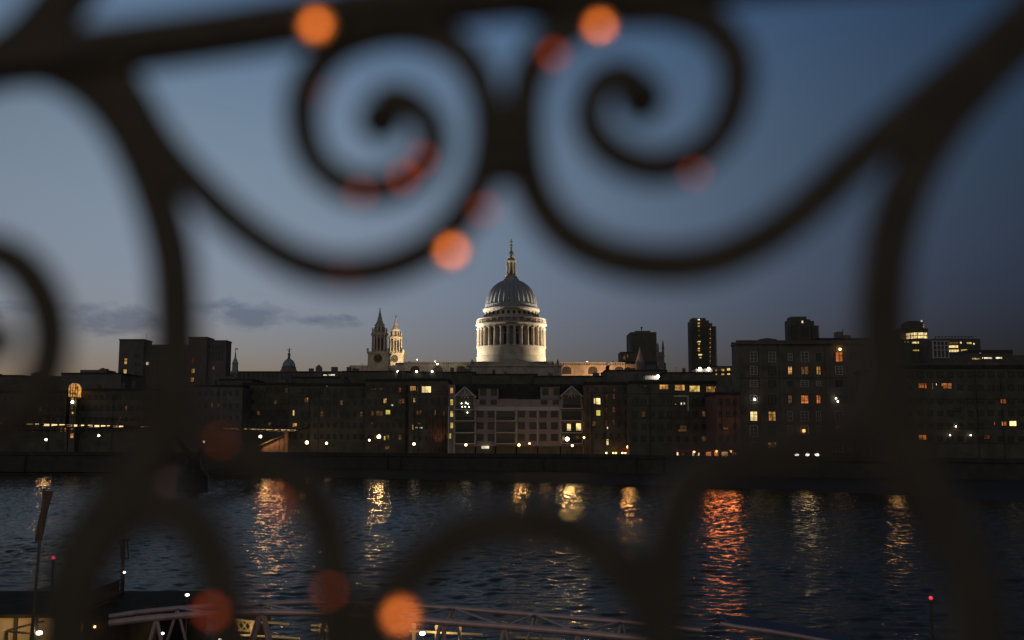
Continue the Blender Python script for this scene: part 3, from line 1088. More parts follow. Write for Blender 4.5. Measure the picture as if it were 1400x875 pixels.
def church():
    Y = 545
    s = Y / FPX
    z = lambda p: zz(p, Y)
    root = thing('church', 'grey stone church with pale spirelet and twin pinnacled tower beside the cathedral choir', 'church', (xx(886, 500, Y), Y, 17))
    a, b = xx(858, 500, Y), xx(912, 500, Y)
    MB().box(a, b, Y + 4, Y + 24, 17, z(497)).build('wall', M['concrete'], root)
    MB().prism_x([(Y + 3.6, z(497)), (Y + 24.4, z(497)), (Y + 14, z(491))], a - 0.2, b + 0.2).build('roof', M['slate'], root)
    X = xx(875.5, 485, Y)
    MB().box(X - 5.5 * s, X + 5.5 * s, Y, Y + 11 * s, 17, z(494.5)).build('tower', M['concrete'], root)
    MB().lathe([(6.0 * s, z(494.5)), (4.2 * s, z(489)), (2.4 * s, z(482)), (0.9 * s, z(476)), (0.3 * s, z(473.5))], X, Y + 5.5 * s, 8).build('spire', M['pale'], root)
    t = MB()
    X = xx(904, 485, Y)
    t.box(X - 4.5 * s, X + 4.5 * s, Y + 1, Y + 1 + 9 * s, 17, z(481))
    t.box(X - 5.2 * s, X + 5.2 * s, Y + 0.6, Y + 1.4 + 9 * s, z(487.5), z(486))
    t.build('tower', M['stone_dark'], root)
    for dx_ in (-3.6, 3.6):
        for dy in (1.6, 8.2):
            MB().lathe([(1.2 * s, z(487)), (1.2 * s, z(477)), (1.5 * s, z(476)), (0.8 * s, z(471)), (0.2 * s, z(465 if dx_ > 0 else 468))], X + dx_ * s, Y + dy * s + 1, 8).build('pinnacle', M['stone_dark'], root)
    r_, x0, x1, zt = block('brick_hall', 'squat dark brick hall with a lit corner between cathedral choir and office tower', 849, 868, 481, 640, 18, 'brick_dark', 17)
    lights_on(r_, 640, [(853.5, 489, 3.5, 5, 'dim', 1, 1), (858, 487, 2, 5, 'dim', 1, 1)])


church()


def modern_offices():
    Y = 600
    z = lambda p: zz(p, Y)
    s = Y / FPX
    root = thing('glass_office', 'round fronted glass office with brightly lit curved floors and a dark core above', 'building', (xx(1262, 480, Y), Y + 10, 17))
    X = xx(1259, 465, Y)
    core = MB()
    core.box(xx(1249, 440, Y), xx(1270, 440, Y), Y + 8, Y + 20, 17, z(438.5))
    core.box(xx(1251, 440, Y), xx(1266, 440, Y), Y + 9, Y + 18, z(438.5), z(436.5))
    core.box(xx(1238, 448, Y), xx(1278, 448, Y), Y + 10, Y + 24, 17, z(446.5))
    core.build('core', M['tower'], root)
    lights_on(root, Y + 7.9, [(1260, 438.8, 2.6, 2.6, 'white_room'), (1262.5, 444, 2, 1.8, 'amber'), (1262.5, 446.8, 2, 1.8, 'yellow')])
    n = 40
    for (pt, pb, r_, g) in ((454.5, 462.5, 14.5, 'bright'), (467, 469.6, 16.5, 'bright'), (478, 479.8, 17.5, 'yellow')):
        MB().lathe([(r_ * s, z(pb)), (r_ * s, z(pt))], X, Y + r_ * s, n).build('lit_floor', M[g], root)
        sl = MB()
        sl.lathe([((r_ + 0.7) * s, z(pb + 0.5)), ((r_ + 0.7) * s, z(pb))], X, Y + r_ * s, n)
        sl.lathe([((r_ + 0.7) * s, z(pt)), ((r_ + 0.7) * s, z(pt - 0.6))], X, Y + r_ * s, n)
        for i in range(n):
            a = 2 * math.pi * i / n
            sl.tube((X + (r_ + .2) * s * math.cos(a), Y + r_ * s + (r_ + .2) * s * math.sin(a), z(pb)), (X + (r_ + .2) * s * math.cos(a), Y + r_ * s + (r_ + .2) * s * math.sin(a), z(pt)), 0.12 if i % 4 else 0.3, 5)
        if r_ < 15:
            sl.lathe([((r_ + 0.5) * s, z(458.9)), ((r_ + 0.5) * s, z(458.0))], X, Y + r_ * s, n)
        sl.build('floor_slab', M['steel_dark'], root)
    MB().lathe([(17 * s, z(467)), (15.5 * s, z(463))], X, Y + 16 * s, n).build('spandrel', M['tower'], root)
    MB().lathe([(18 * s, z(478)), (17.0 * s, z(469.9))], X, Y + 17 * s, n).build('spandrel', M['tower'], root)
    MB().lathe([(18.2 * s, 17), (18.2 * s, z(480.2))], X, Y + 17.5 * s, n).build('base', M['tower'], root)
    lights_on(root, Y + 0, [(1237, 467.5, 1.8, 1.6, 'white_room'), (1241.5, 467.5, 1.8, 1.6, 'white_room')])
    MB().box(xx(1232, 466, Y), xx(1247, 466, Y), Y + 0.05, Y + 14, 17, z(464)).build('side_wing', M['tower'], root)

    Y2 = 580
    z2 = lambda p: zz(p, Y2)
    root = thing('framed_office', 'white framed office with a grid facade and lit floors next to the round glass office', 'building', (xx(1306, 480, Y2), Y2 + 10, 17))
    a, b = xx(1275, 464, Y2), xx(1340, 464, Y2)
    MB().box(a, b, Y2, Y2 + 20, 17, z2(463)).build('wall', M['tower'], root)
    fr = MB()
    for px in np.arange(1275, 1297, 5.2):
        x = xx(px, 475, Y2)
        fr.box(x - 0.3, x + 0.3, Y2 - 0.9, Y2 - 0.02, z2(490), z2(466))
    for py in (466.5, 472.5, 478.5, 489):
        fr.box(xx(1274.6, py, Y2), xx(1297, py, Y2), Y2 - 0.8, Y2 - 0.03, z2(py + 0.8), z2(py - 0.4))
    fr.build('facade_grid', M['trim'], root)
    rl = MB()
    for px in np.arange(1280, 1332, 4.5):
        x = xx(px, 460, Y2)
        rl.box(x - 0.2, x + 0.2, Y2 + 1, Y2 + 1.4, z2(463), z2(459.8))
    rl.box(xx(1279, 460, Y2), xx(1333, 460, Y2), Y2 + 1, Y2 + 1.4, z2(460.3), z2(459.6))
    rl.build('roof_screen', M['concrete'], root)
    lights_on(root, Y2, [(1304, 468.8, 13, 3, 'dim'), (1303.5, 473.8, 13, 3.8, 'bright', 3, 1), (1304, 479.6, 14, 3.6, 'bright', 4, 1), (1300.5, 485, 7, 3.4, 'yellow', 2, 1), (1313.5, 468.5, 2.6, 2.6, 'white_room'), (1325, 469, 7, 2.6, 'greenish', 2, 1), (1331.5, 470, 2.4, 2.4, 'white_room'), (1318, 479, 9, 3, 'yellow', 2, 1), (1318, 484.5, 11.5, 5.2, 'bright', 3, 1), (1286, 480.5, 2.2, 2.2, 'white_room')])

    Y3 = 500
    r3, x0, x1, zt = block('low_office', 'low dark flat roofed office with a bright strip of lit windows under its roof', 1322, 1384, 478.5, Y3, 20, 'tower', 17, 'steel_dark', 1.5)
    MB().box(xx(1300, 487, Y3), xx(1395, 487, Y3), Y3 - 6, Y3 + 0, 17, zz(487, Y3)).build('lower_wing', M['tower'], r3)
    lights_on(r3, Y3 - 6, [(1335, 490.5, 13, 2.6, 'yellow', 2, 1), (1349.5, 489.5, 14, 2.6, 'white_room', 3, 1), (1365.5, 489.3, 9, 2.4, 'white_room', 2, 1)])
    lights_on(r3, Y3, [(1340, 481.8, 3, 3, 'white_room')])


modern_offices()

# dark middle-distance roofs between the quay and the cathedral hill
MID = [
    (-140, 30, 512.5, 430, 24, 'brick_dark', 'low dark roofline with chimneys at the far left edge of town', 4),
    (30, 86, 514, 420, 24, 'brick_dark', 'dark gabled block behind the lit arched stair tower', 3),
    (84, 166, 509.5, 410, 24, 'concrete', 'dark flat block with long roof plant beside the pale office block', 2),
    (300, 345, 518, 400, 20, 'brick_dark', 'dark low block below the slender church spire', 2),
    (400, 470, 515, 420, 20, 'brick_dark', 'dark roofs below the courthouse cupola, with a lit roof strip', 3),
    (468, 560, 507, 430, 22, 'brick_dark', 'dark roof ridge below the clock tower', 4),
    (556, 650, 508, 425, 22, 'brick_dark', 'dark roof ridge below the cathedral nave', 4),
    (645, 735, 511, 420, 22, 'brick_dark', 'dark roof ridge below the transept pediment', 4),
    (730, 835, 513.5, 415, 22, 'brick_dark', 'dark roof ridge below the orange lit choir wall', 4),
    (828, 912, 505.5, 410, 22, 'concrete', 'dark block below the grey stone church', 3),
    (908, 1012, 508.5, 400, 22, 'brick_dark', 'dark long terrace below the free standing tower', 3),
]
MROOT = []
for (p0, p1, pt, Y, d, wm, lab, cl_) in MID:
    MROOT.append(block('city_block', lab, p0, p1, pt, Y, d, wm, 8, 'roof', 0.6, cl_, group='dark city blocks'))
r = MROOT[2][0]
MB().box(xx(104, 506, 410), xx(140, 506, 410), 414, 424, zz(510, 410), zz(504.8, 410)).build('roof_plant', M['concrete'], r)
r = MROOT[4][0]
lights_on(r, 419.8, [(445, 512.8, 6, 1.8, 'white_room', 2, 1), (453.5, 512.6, 9, 2.4, 'white_room', 3, 1)])
for i, px in enumerate((544, 569.5, 591)):
    r = MROOT[5 if i == 0 else 6][0]
    Yb = 430 if i == 0 else 425
    o = MB().ball(at(px, 507.8, Yb - 0.6), 0.42, 10).build('bulkhead_lamp', M['lamp_white'], r, True)
r = MROOT[10][0]
lights_on(r, 400, [(979, 504.5 + 7, 3, 3, 'amber'), (988, 511.5, 4.5, 3, 'amber'), (996, 511, 4.5, 3.2, 'yellow'), (1005.5, 510.5, 6, 4.2, 'bright', 2, 1)])
r, *_ = block('roof_terrace_block', 'block with a lit row of small amber rooftop windows beside the brick warehouse', 972, 1013, 500.5, 470, 16, 'concrete', 15, 'roof', 0.4, 1)
lights_on(r, 470, [(979, 506, 3, 3, 'amber'), (988, 506, 4.5, 3.6, 'amber'), (996, 505, 4.5, 3.6, 'yellow'), (1005.5, 504, 6.5, 5, 'bright', 2, 1)])
r, *_ = block('white_pavilion', 'small white rooftop pavilion with two bright lamps under the free standing tower', 951, 974, 503.5, 460, 8, 'trim', 15, 'roof', 0.3)
for px in (957, 969):
    MB().ball(at(px, 504.3, 459), 0.7, 10).build('lamp', M['lamp_white'], r, True)
r, *_ = block('pale_rooftop_hut', 'pale rooftop hut lit by one white lamp below the grey church', 882, 901, 512.5, 385, 6, 'trim', 8, 'roof', 0.3)
MB().ball(at(899.6, 514.5, 383.6), 0.6, 10).build('lamp', M['lamp_white'], r, True)
light('hut_lamp_glow', 'POINT', at(897, 514.5, 382.5), 250, (1, .9, .8), 0.3)

# ------------------------------------------------------------------ riverside buildings
rnd = random.Random(11)


def grid(root, Y, p0, p1, py0, py1, nx, ny, w_, h_, lit=0.0, skip=(), style='steel_dark', nxz=(1, 2), mats=('dim',)):
    for i in range(nx):
        for j in range(ny):
            px = p0 + (p1 - p0) * (i / (nx - 1) if nx > 1 else 0.5)
            py = py0 + (py1 - py0) * (j / (ny - 1) if ny > 1 else 0.5)
            if any(abs(px - a) < w_ and abs(py - b) < h_ for a, b in skip):
                continue
            g = rnd.choice(mats) if rnd.random() < lit else 'glass'
            window(root, px, py, w_, h_, Y, g, style, nxz[0], nxz[1], 0.09)


# far left riverside school-like block
r, *_ = block('riverside_block', 'long unlit riverside block behind the footbridge at the far left', -160, 92, 534, 318, 20, 'brick_dark', QZ, 'roof', 0.8, 5, group='riverside blocks')
grid(r, 318, -60, 84, 545, 588, 16, 4, 4, 6, 0.06, ((99, 560),))
r, *_ = block('riverside_block', 'unlit riverside block between the lit stair tower and the footbridge landing', 106, 214, 531, 316, 22, 'brick_dark', QZ, 'roof', 0.8, 4, group='riverside blocks')
grid(r, 316, 114, 206, 543, 588, 12, 4, 4, 6, 0.08)
r, *_ = block('riverside_block', 'dark riverside block below the stepped office block', 214, 332, 526, 322, 22, 'concrete', QZ, 'roof', 0.8, 5, group='riverside blocks')
grid(r, 322, 222, 324, 538, 588, 13, 4, 4, 6.5, 0.05)
r, *_ = block('riverside_block', 'dark riverside block set back behind the glowing bridge steps', 332, 400, 523, 330, 20, 'brick_dark', QZ, 'roof', 0.8, 3, group='riverside blocks')
grid(r, 330, 338, 392, 534, 580, 8, 4, 4, 6, 0.12)

# lit stair tower with an arched glass top
Y = 312
s = Y / FPX
X = xx(99.5, 540, Y)
root = thing('stair_tower', 'slim stair tower glowing amber with an arched gridded glass top', 'tower', (X, Y + 2, QZ))
MB().box(X - 1.0, X + 1.0, Y + 0.6, Y + 3, QZ, zz(542.5, Y)).build('shaft', M['brick_dark'], root)
arch = [(X - 6.4 * s, zz(542.5, Y)), (X + 6.4 * s, zz(542.5, Y)), (X + 6.4 * s, zz(530, Y))] + [(X + 6.4 * s * math.cos(t), zz(530, Y) + 6.2 * s * math.sin(t)) for t in (0.5, 1.0, 1.57, 2.14, 2.64)] + [(X - 6.4 * s, zz(530, Y))]
MB().prism(arch, Y, Y + 2.6).build('glazed_top', M['amber'], root)
g = MB()
for k in range(5):
    x = X + (-6.4 + 12.8 * k / 4) * s
    g.box(x - 0.09, x + 0.09, Y - 0.14, Y - 0.02, zz(542.5, Y), zz(528 if k in (0, 4) else 524.6, Y))
for py in (542, 538, 534, 530):
    g.box(X - 6.6 * s, X + 6.6 * s, Y - 0.12, Y - 0.03, zz(py + 0.4, Y), zz(py - 0.1, Y))
g.build('glazing_bars', M['steel_dark'], root)
lights_on(root, Y + 0.5, [(99.4, 547, 3.4, 7, 'amber', 1, 2), (99.2, 556, 3.4, 8, 'dim', 1, 2), (99.4, 564.5, 3.2, 3.4, 'yellow'), (98.7, 586, 4, 7, 'amber', 1, 2), (98.5, 595.5, 4.6, 7, 'amber', 1, 2), (89.5, 586, 2.4, 8, 'amber', 1, 1)])
MB().box(xx(88, 580, Y), xx(91.5, 580, Y), Y + 0.5, Y + 2.5, QZ, zz(580, Y)).build('side_bay', M['brick_dark'], root)
MB().ball(at(99, 549.6, Y + 0.2), 0.42, 8).build('lamp', M['lamp_white'], root, True)

# middle-left flats
YB = 296
r, *_ = block('riverside_flats', 'dark flats right of the bridge steps with a few small lit windows', 396, 500, 524, YB, 18, 'brick_dark', QZ, 'roof', 0.8, 4, group='riverside flats')
sk = [(419, 547), (401, 564), (403, 581), (405, 535), (447, 528), (420, 547)]
grid(r, YB, 404, 494, 535, 597, 11, 5, 4, 7, 0.12, sk)
lights_on(r, YB, [(419, 547, 5.5, 7, 'dim', 2, 1), (420.5, 545.6, 2.2, 4, 'yellow'), (401.5, 564.5, 2.6, 8, 'yellow', 1, 2), (403, 581, 6, 5, 'amber', 2, 1), (420, 579, 6, 1.4, 'dim', 2, 1), (447, 528, 1.6, 1.6, 'white_room')])
r, *_ = block('riverside_flats', 'broad dark flats with a row of dim amber windows below the clock tower', 500, 575, 518, YB - 2, 18, 'brick_dark', QZ, 'roof', 0.8, 3, group='riverside flats')
Y = YB - 2
lights_on(r, Y, [(526.5, 548, 4.6, 7, 'yellow', 2, 1), (530.5, 563.5, 6.5, 6.5, 'greenish', 2, 1), (536, 554, 3.5, 3, 'white_room'), (509, 532, 6, 1.6, 'dim'), (513, 532, 4, 3, 'dim'), (521, 532, 4, 2, 'dim'), (509, 565, 4, 7, 'dim', 1, 1), (517, 565, 6, 7, 'dim', 2, 1), (508.7, 579, 3, 3, 'dim'), (526, 599, 2.6, 6, 'greenish'), (529.5, 612, 6, 5, 'dim', 2, 1), (551, 548, 4, 7, 'dim', 1, 1)])
grid(r, Y, 505, 572, 533, 598, 9, 5, 4, 7, 0.14, [(526.5, 548), (530.5, 563.5), (536, 554), (509, 532), (513, 532), (521, 532), (509, 565), (517, 565), (508.7, 579), (526, 599), (529.5, 612), (551, 548)])
r, *_ = block('riverside_flats', 'dark flats with bright top windows and a reddish lit base beside the pale flats', 560, 613, 517, YB - 12, 18, 'brick', QZ, 'roof', 0.8, 3, group='riverside flats')
Y = YB - 12
lk = [(561, 531, 8, 6.5, 'amber', 2, 1), (583, 532.5, 13, 9, 'bright', 3, 1), (571, 532, 2, 7, 'dim'), (595, 533, 1.6, 7, 'dim'), (566.5, 547, 3, 6, 'yellow'), (573, 564, 7, 6, 'dim', 3, 1), (556.5, 584, 2, 7, 'amber'), (569.5, 584.6, 4.4, 2.2, 'white_room'), (575.5, 584.8, 5, 2.4, 'white_room'), (573, 579, 5, 3, 'dim', 2, 1), (595, 564, 2, 7, 'dim'), (607, 565, 2, 8, 'dim')]
lights_on(r, Y, [(max(q[0], 564.5),) + q[1:] for q in lk])
grid(r, Y, 566, 608, 548, 600, 6, 4, 3.2, 7, 0.0, [(q[0], q[1]) for q in lk], 'steel_dark', (1, 2))
rb = MB()
for px in np.arange(586, 611, 3.6):
    x = xx(px, 590, Y)
    rb.box(x - 0.12, x + 0.12, Y - 0.35, Y - 0.02, QZ, zz(566, Y))
rb.build('red_brick_piers', M['brick_red'], r)
light('facade_uplight', 'SPOT', at(598, 611, Y - 3.0), 200, (1.0, 0.32, 0.12), 0.2, at(600, 585, Y), 80, 0.8)


# the pale residential building with gables, in the middle
def pale_flats():
    Y = 276
    z = lambda p: zz(p, Y)
    root = thing('pale_flats', 'pale rendered riverside flats with twin timber gables and stacked balconies below the dome', 'building', (xx(709, 560, Y), Y + 9, QZ))
    x = lambda p, q=570: xx(p, q, Y)
    MB().box(x(613), x(799), Y, Y + 18, QZ, z(546)).build('wall', M['pale'], root)
    # slate mansard
    MB().prism_x([(Y + 0.6, z(546)), (Y + 17.5, z(546)), (Y + 13, z(524)), (Y + 4.5, z(524))], x(614), x(798)).build('roof', M['slate'], root)
    # balconies with recess shadows
    for (p0, p1, rows) in ((622, 649.5, (560, 575.5, 591.5, 606.5)), (677.5, 705, (575.5, 591.5, 606.5)), (767, 796, (558.5, 575, 591.5, 606.5))):
        for py in rows:
            a, b = x(p0), x(p1)
            MB().box(a + 0.3, b - 0.3, Y - 0.04, Y + 0.02, z(py - 0.5), z(py - 13)).build('balcony_glazing', M['glass'], root)
            m = MB()
            m.box(a, b, Y - 1.5, Y - 0.05, z(py + 0.7), z(py - 0.6))
            m.box(a - 0.1, a + 0.12, Y - 1.5, Y - 0.06, z(py - 0.6), z(py - 5.4))
            m.box(b - 0.12, b + 0.1, Y - 1.5, Y - 0.06, z(py - 0.6), z(py - 5.4))
            bo = m.build('balcony', M['trim'], root)
            rl = MB()
            rl.box(a + 0.12, b - 0.12, Y - 1.48, Y - 1.42, z(py - 4.4), z(py - 5.2))
            n = 14
            for k in range(n):
                q = a + 0.2 + (b - a - 0.4) * k / (n - 1)
                rl.box(q - 0.03, q + 0.03, Y - 1.47, Y - 1.43, z(py - 0.6), z(py - 4.5))
            rl.build('railing', M['steel_dark'], bo)
    # gables
    for (pc, hw, apex, eave, base) in ((635.5, 14.5, 529.5, 542.5, 558), (781.5, 14.5, 528.5, 541.5, 557)):
        a, b, c = x(pc - hw, 540), x(pc + hw, 540), x(pc, 540)
        MB().prism([(a, z(base)), (b, z(base)), (b, z(eave)), (c, z(apex + 1.2)), (a, z(eave))], Y - 0.2, Y + 8).build('gable', M['pale'], root)
        rk = MB()
        for e in (a - 0.15, b + 0.15):
            rk.tube((e, Y - 0.5, z(eave + 0.8)), (c, Y - 0.5, z(apex)), 0.24, 4)
        rk.tube((c, Y - 0.5, z(apex)), (c, Y - 0.5, z(eave + 2)), 0.13, 4)
        rk.tube((x(pc - 5), Y - 0.5, z(eave + 2)), (c, Y - 0.5, z(apex + 7)), 0.1, 4)
        rk.tube((x(pc + 5), Y - 0.5, z(eave + 2)), (c, Y - 0.5, z(apex + 7)), 0.1, 4)
        rk.build('bargeboard', M['trim'], root)
        MB().box(x(pc - 11.5, 545), x(pc + 11.5, 545), Y - 0.26, Y - 0.21, z(base), z(eave - 1)).build('gable_glazing', M['glass'], root)
    # white reflections / lamps in the left gable room
    lp = MB()
    for px, py in ((631, 551.5), (637, 550.5), (639.5, 552), (632, 556), (636, 556), (641, 556.5), (639, 564)):
        lp.ball(at(px, py, Y - 0.5), 0.14, 8)
    lp.build('spot_lamps', M['lamp_white'], root, True)
    # dormer blocks
    for (p0, p1, pt) in ((654, 681.5, 530.5), (739, 765.5, 528.5)):
        d = MB().box(x(p0, 538), x(p1, 538), Y + 0.7, Y + 8, z(546.5), z(pt)).build('dormer', M['pale'], root)
        MB().box(x(p0 - .6, 538), x(p1 + .6, 538), Y + 0.4, Y + 8.2, z(pt), z(pt - 0.8)).build('dormer_roof', M['slate'], d)
        for px in ((660.5, 675.5) if p0 < 700 else (745.5, 761)):
            window(root, px, 536 if p0 < 700 else 535.5, 8.6, 8.8, Y + 0.68, 'glass', 'steel_dark', 2, 1, 0.1)
    # upper floor band, lit studio window
    for (p0, p1) in ((650.5, 676.8), (678, 704.6), (707, 734), (736, 764.5)):
        MB().box(x(p0, 557), x(p1, 557), Y - 0.16, Y - 0.003, z(561.5), z(556)).build('parapet_band', M['trim'], root)
    MB().box(x(682.5, 550), x(707, 550), Y + 0.2, Y + 6, z(555.5), z(545.2)).build('studio', M['pale'], root)
    window(root, 694, 550, 20, 7, Y + 0.18, 'greenish', 'steel_dark', 4, 1, 0.14)
    for px in (656.5, 671.5, 713, 728.5, 742.5, 758):
        for py in (566, 582, 598):
            window(root, px, py, 9.2, 9.6, Y, 'glass', 'steel_dark', 2 if py != 566 else 1, 1, 0.12)
    for px in (660, 675, 744, 760):
        window(root, px, 550, 8.4, 6, Y - 0.0, 'glass', 'steel_dark', 2, 1, 0.1)
    # piers
    pr = MB()
    for p in (613.5, 621, 650, 677.2, 706, 735, 765.8, 798):
        pr.box(x(p) - 0.16, x(p) + 0.16, Y - 0.3, Y - 0.02, QZ, z(556))
    pr.build('piers', M['trim'], root)
    # lit stair column at the left
    for py, g_ in ((534, 'amber'), (550, 'greenish'), (566, 'yellow'), (581.5, 'greenish')):
        window(root, 617.6, py, 4.6, 8.4, Y, g_, 'steel_dark', 1, 1, 0.08)
    window(root, 614.6, 596, 5.4, 8, Y, 'greenish', 'steel_dark', 2, 2, 0.1)
    MB().box(x(613), x(622), Y, Y + 10, z(546.2), z(526)).build('stair_turret', M['pale'], root)
    # lit rooms on the right
    for px, py, w_, h_ in ((777.8, 584, 5, 9), (791, 583.5, 6.5, 9.2)):
        MB().box(xx(px - w_ / 2, py, Y), xx(px + w_ / 2, py, Y), Y - 0.09, Y - 0.045, zz(py + h_ / 2, Y), zz(py - h_ / 2, Y)).build('lit_window', M['bright'], root)
    MB().box(x(624), x(795), Y - 0.3, Y + 0.02, QZ, z(610)).build('ground_arcade', M['brick_dark'], root)
    sg = at(663.5, 611.5, Y - 0.6)
    MB().box(sg.x - 1.0, sg.x + 1.0, sg.y - 0.1, sg.y + 0.1, sg.z - 0.35, sg.z + 0.35).build('lit_panel', M['white_room'], root)
    return root


pale_flats()

# right of the pale flats
Y = 272
r, *_ = block('red_brick_flats', 'tall brick flats with dim red windows beside the pale flats', 799, 862, 522, Y, 18, 'brick', QZ, 'roof', 0.8, 3)
lk = [(813, 548, 3, 8, 'yellow', 1, 1), (818, 548.5, 6, 9, 'bright', 1, 1), (818, 564.5, 6, 8, 'greenish', 1, 2), (829, 543, 3.4, 8, 'dim_red', 1, 2), (839, 542, 4.4, 8, 'dim_red', 1, 2), (829, 560.5, 3.4, 8, 'dim_red', 1, 2), (839, 560, 4.4, 8, 'dim_red', 1, 2), (829, 578, 3.4, 8, 'dim_red', 1, 2), (839, 578, 4.4, 8, 'dim_red', 1, 2), (812, 579, 5, 7, 'dim', 1, 1), (830.5, 585, 2.2, 3.6, 'white_room'), (839.5, 533, 2.4, 4, 'dim'), (830.5, 604.5, 3.6, 8, 'bright', 1, 1)]
lights_on(r, Y, lk)
grid(r, Y, 805, 856, 534, 596, 6, 5, 4, 8, 0.0, [(q[0], q[1]) for q in lk])
rb = MB()
for px in (799.6, 806.5):
    x = xx(px, 560, Y)
    rb.box(x - 0.2, x + 0.2, Y - 0.3, Y - 0.02, QZ, zz(528, Y))
rb.build('red_brick_piers', M['brick_red'], r)
# terrace cafe with string lights
cf = thing('cafe_awning', 'low orange lit cafe awning on the quay with a row of small lights', 'awning', at(853, 621, Y - 2) * 1.0)
cfY = Y - 2.2
MB().box(xx(846, 612, cfY), xx(872, 612, cfY), cfY, cfY + 2.0, zz(616, cfY), zz(613, cfY)).build('canopy', M['red_paint'], cf)
p = MB()
for px in (846.5, 858, 871.5):
    x = xx(px, 620, cfY)
    p.box(x - 0.06, x + 0.06, cfY + 0.1, cfY + 0.22, QZ, zz(616, cfY))
p.build('posts', M['steel_dark'], cf)
MB().ball(at(859, 611, cfY - 0.3), 0.42, 12).build('lamp', M['lamp_orange'], cf, True)
for px in (829, 838.5, 842, 851, 855, 863, 867, 874):
    MB().ball(at(px, 619.3, cfY - 0.2), 0.2, 8).build('string_light', M['sparkle'], cf, True)

Y = 264
r, *_ = block('wide_offices', 'wide dark offices with amber roof terrace windows between red flats and warehouse', 860, 980, 521, Y, 20, 'brick_dark', QZ, 'roof', 0.7, 3)
lk = [(907.7, 529, 12.5, 6.6, 'amber', 3, 1), (929.3, 530, 14, 8, 'amber', 3, 2), (949.6, 531.5, 14.5, 9, 'yellow', 3, 2), (972.3, 532.3, 14, 8, 'amber', 4, 2), (933, 586, 12, 8, 'dim', 3, 1), (923.5, 553, 2.2, 2.2, 'white_room'), (931.5, 552.5, 2.6, 4.5, 'white_room'), (935.5, 552, 2.6, 4.8, 'white_room'), (906.5, 548, 4, 6, 'glass', 2, 1), (882, 528, 3, 3, 'dim')]
lights_on(r, Y, lk)
grid(r, Y, 868, 974, 549, 600, 10, 4, 5.5, 7.5, 0.03, [(q[0], q[1]) for q in lk])
lg = MB()
lg.box(xx(921, 541, Y), xx(941, 541, Y), Y - 0.3, Y - 0.02, zz(543, Y), zz(540.6, Y))
lg.box(xx(939.5, 550, Y), xx(941.5, 550, Y), Y - 0.3, Y - 0.02, zz(562, Y), zz(543, Y))
lg.build('balcony_frame', M['trim'], r)
MB().box(xx(866, 520, Y), xx(978, 520, Y), Y + 3, Y + 12, zz(523, Y), zz(518, Y)).build('roof_terrace', M['tower'], r)

Y = 249
r, *_ = block('orange_gabled_house', 'narrow brick house with a reddish glowing front and a bright orange restaurant below', 979, 1011, 536, Y, 16, 'brick_red', QZ, 'roof', 0.7, 1)
lk = [(992, 586, 7, 4, 'dim', 2, 1)]
lights_on(r, Y, lk)
grid(r, Y, 985, 1005, 549, 600, 3, 4, 4.2, 7.5, 0.0, [(992, 586)])
light('front_uplight', 'SPOT', at(994, 607, Y - 5), 90, (1.0, 0.3, 0.1), 0.3, at(995, 570, Y), 75, 0.9)
# restaurant frontage
Yr = Y - 1.2
rs = thing('restaurant_front', 'restaurant frontage on the quay glowing orange through tall openings', 'restaurant', at(975, 627, Yr))
MB().box(xx(922, 617, Yr), xx(1010, 617, Yr), Yr - 0.6, Yr + 1.1, zz(617.6, Yr), zz(615, Yr)).build('fascia', M['red_paint'], rs)
ps = MB()
for px in (922.5, 931, 940, 953, 962, 974.5, 984, 999, 1009.5):
    x = xx(px, 622, Yr)
    ps.box(x - 0.14, x + 0.14, Yr - 0.4, Yr + 1.0, QZ, zz(617.6, Yr))
ps.build('piers', M['timber'], rs)
for px, w_, g_, t in ((926.5, 2.0, 'bright', 618.5), (933.5, 1.4, 'dim', 619), (948.3, 3.0, 'fire_bright', 618.5), (955.6, 2.0, 'bright', 619), (968.8, 7, 'fire', 617.8), (979.5, 5.0, 'fire', 618), (991.2, 8.2, 'fire_bright', 617.6), (1003.5, 9, 'fire', 618.5)):
    a, b = xx(px - w_ / 2, 622, Yr), xx(px + w_ / 2, 622, Yr)
    MB().box(a, b, Yr + 0.1, Yr + 0.3, zz(627.5, Yr), zz(t, Yr)).build('lit_opening', M[g_], rs)
MB().box(xx(960, 628, Yr), xx(1010, 628, Yr), Yr - 1.6, Yr - 1.5, zz(628.5, Yr), zz(627, Yr)).build('terrace_rail', M['red_paint'], rs)
MB().ball(at(979.5, 617.2, Yr - 1.0), 0.3, 8).build('lamp', M['lamp_orange'], rs, True)
MB().ball(at(999.5, 617.2, Yr - 1.0), 0.3, 8).build('lamp', M['lamp_orange'], rs, True)


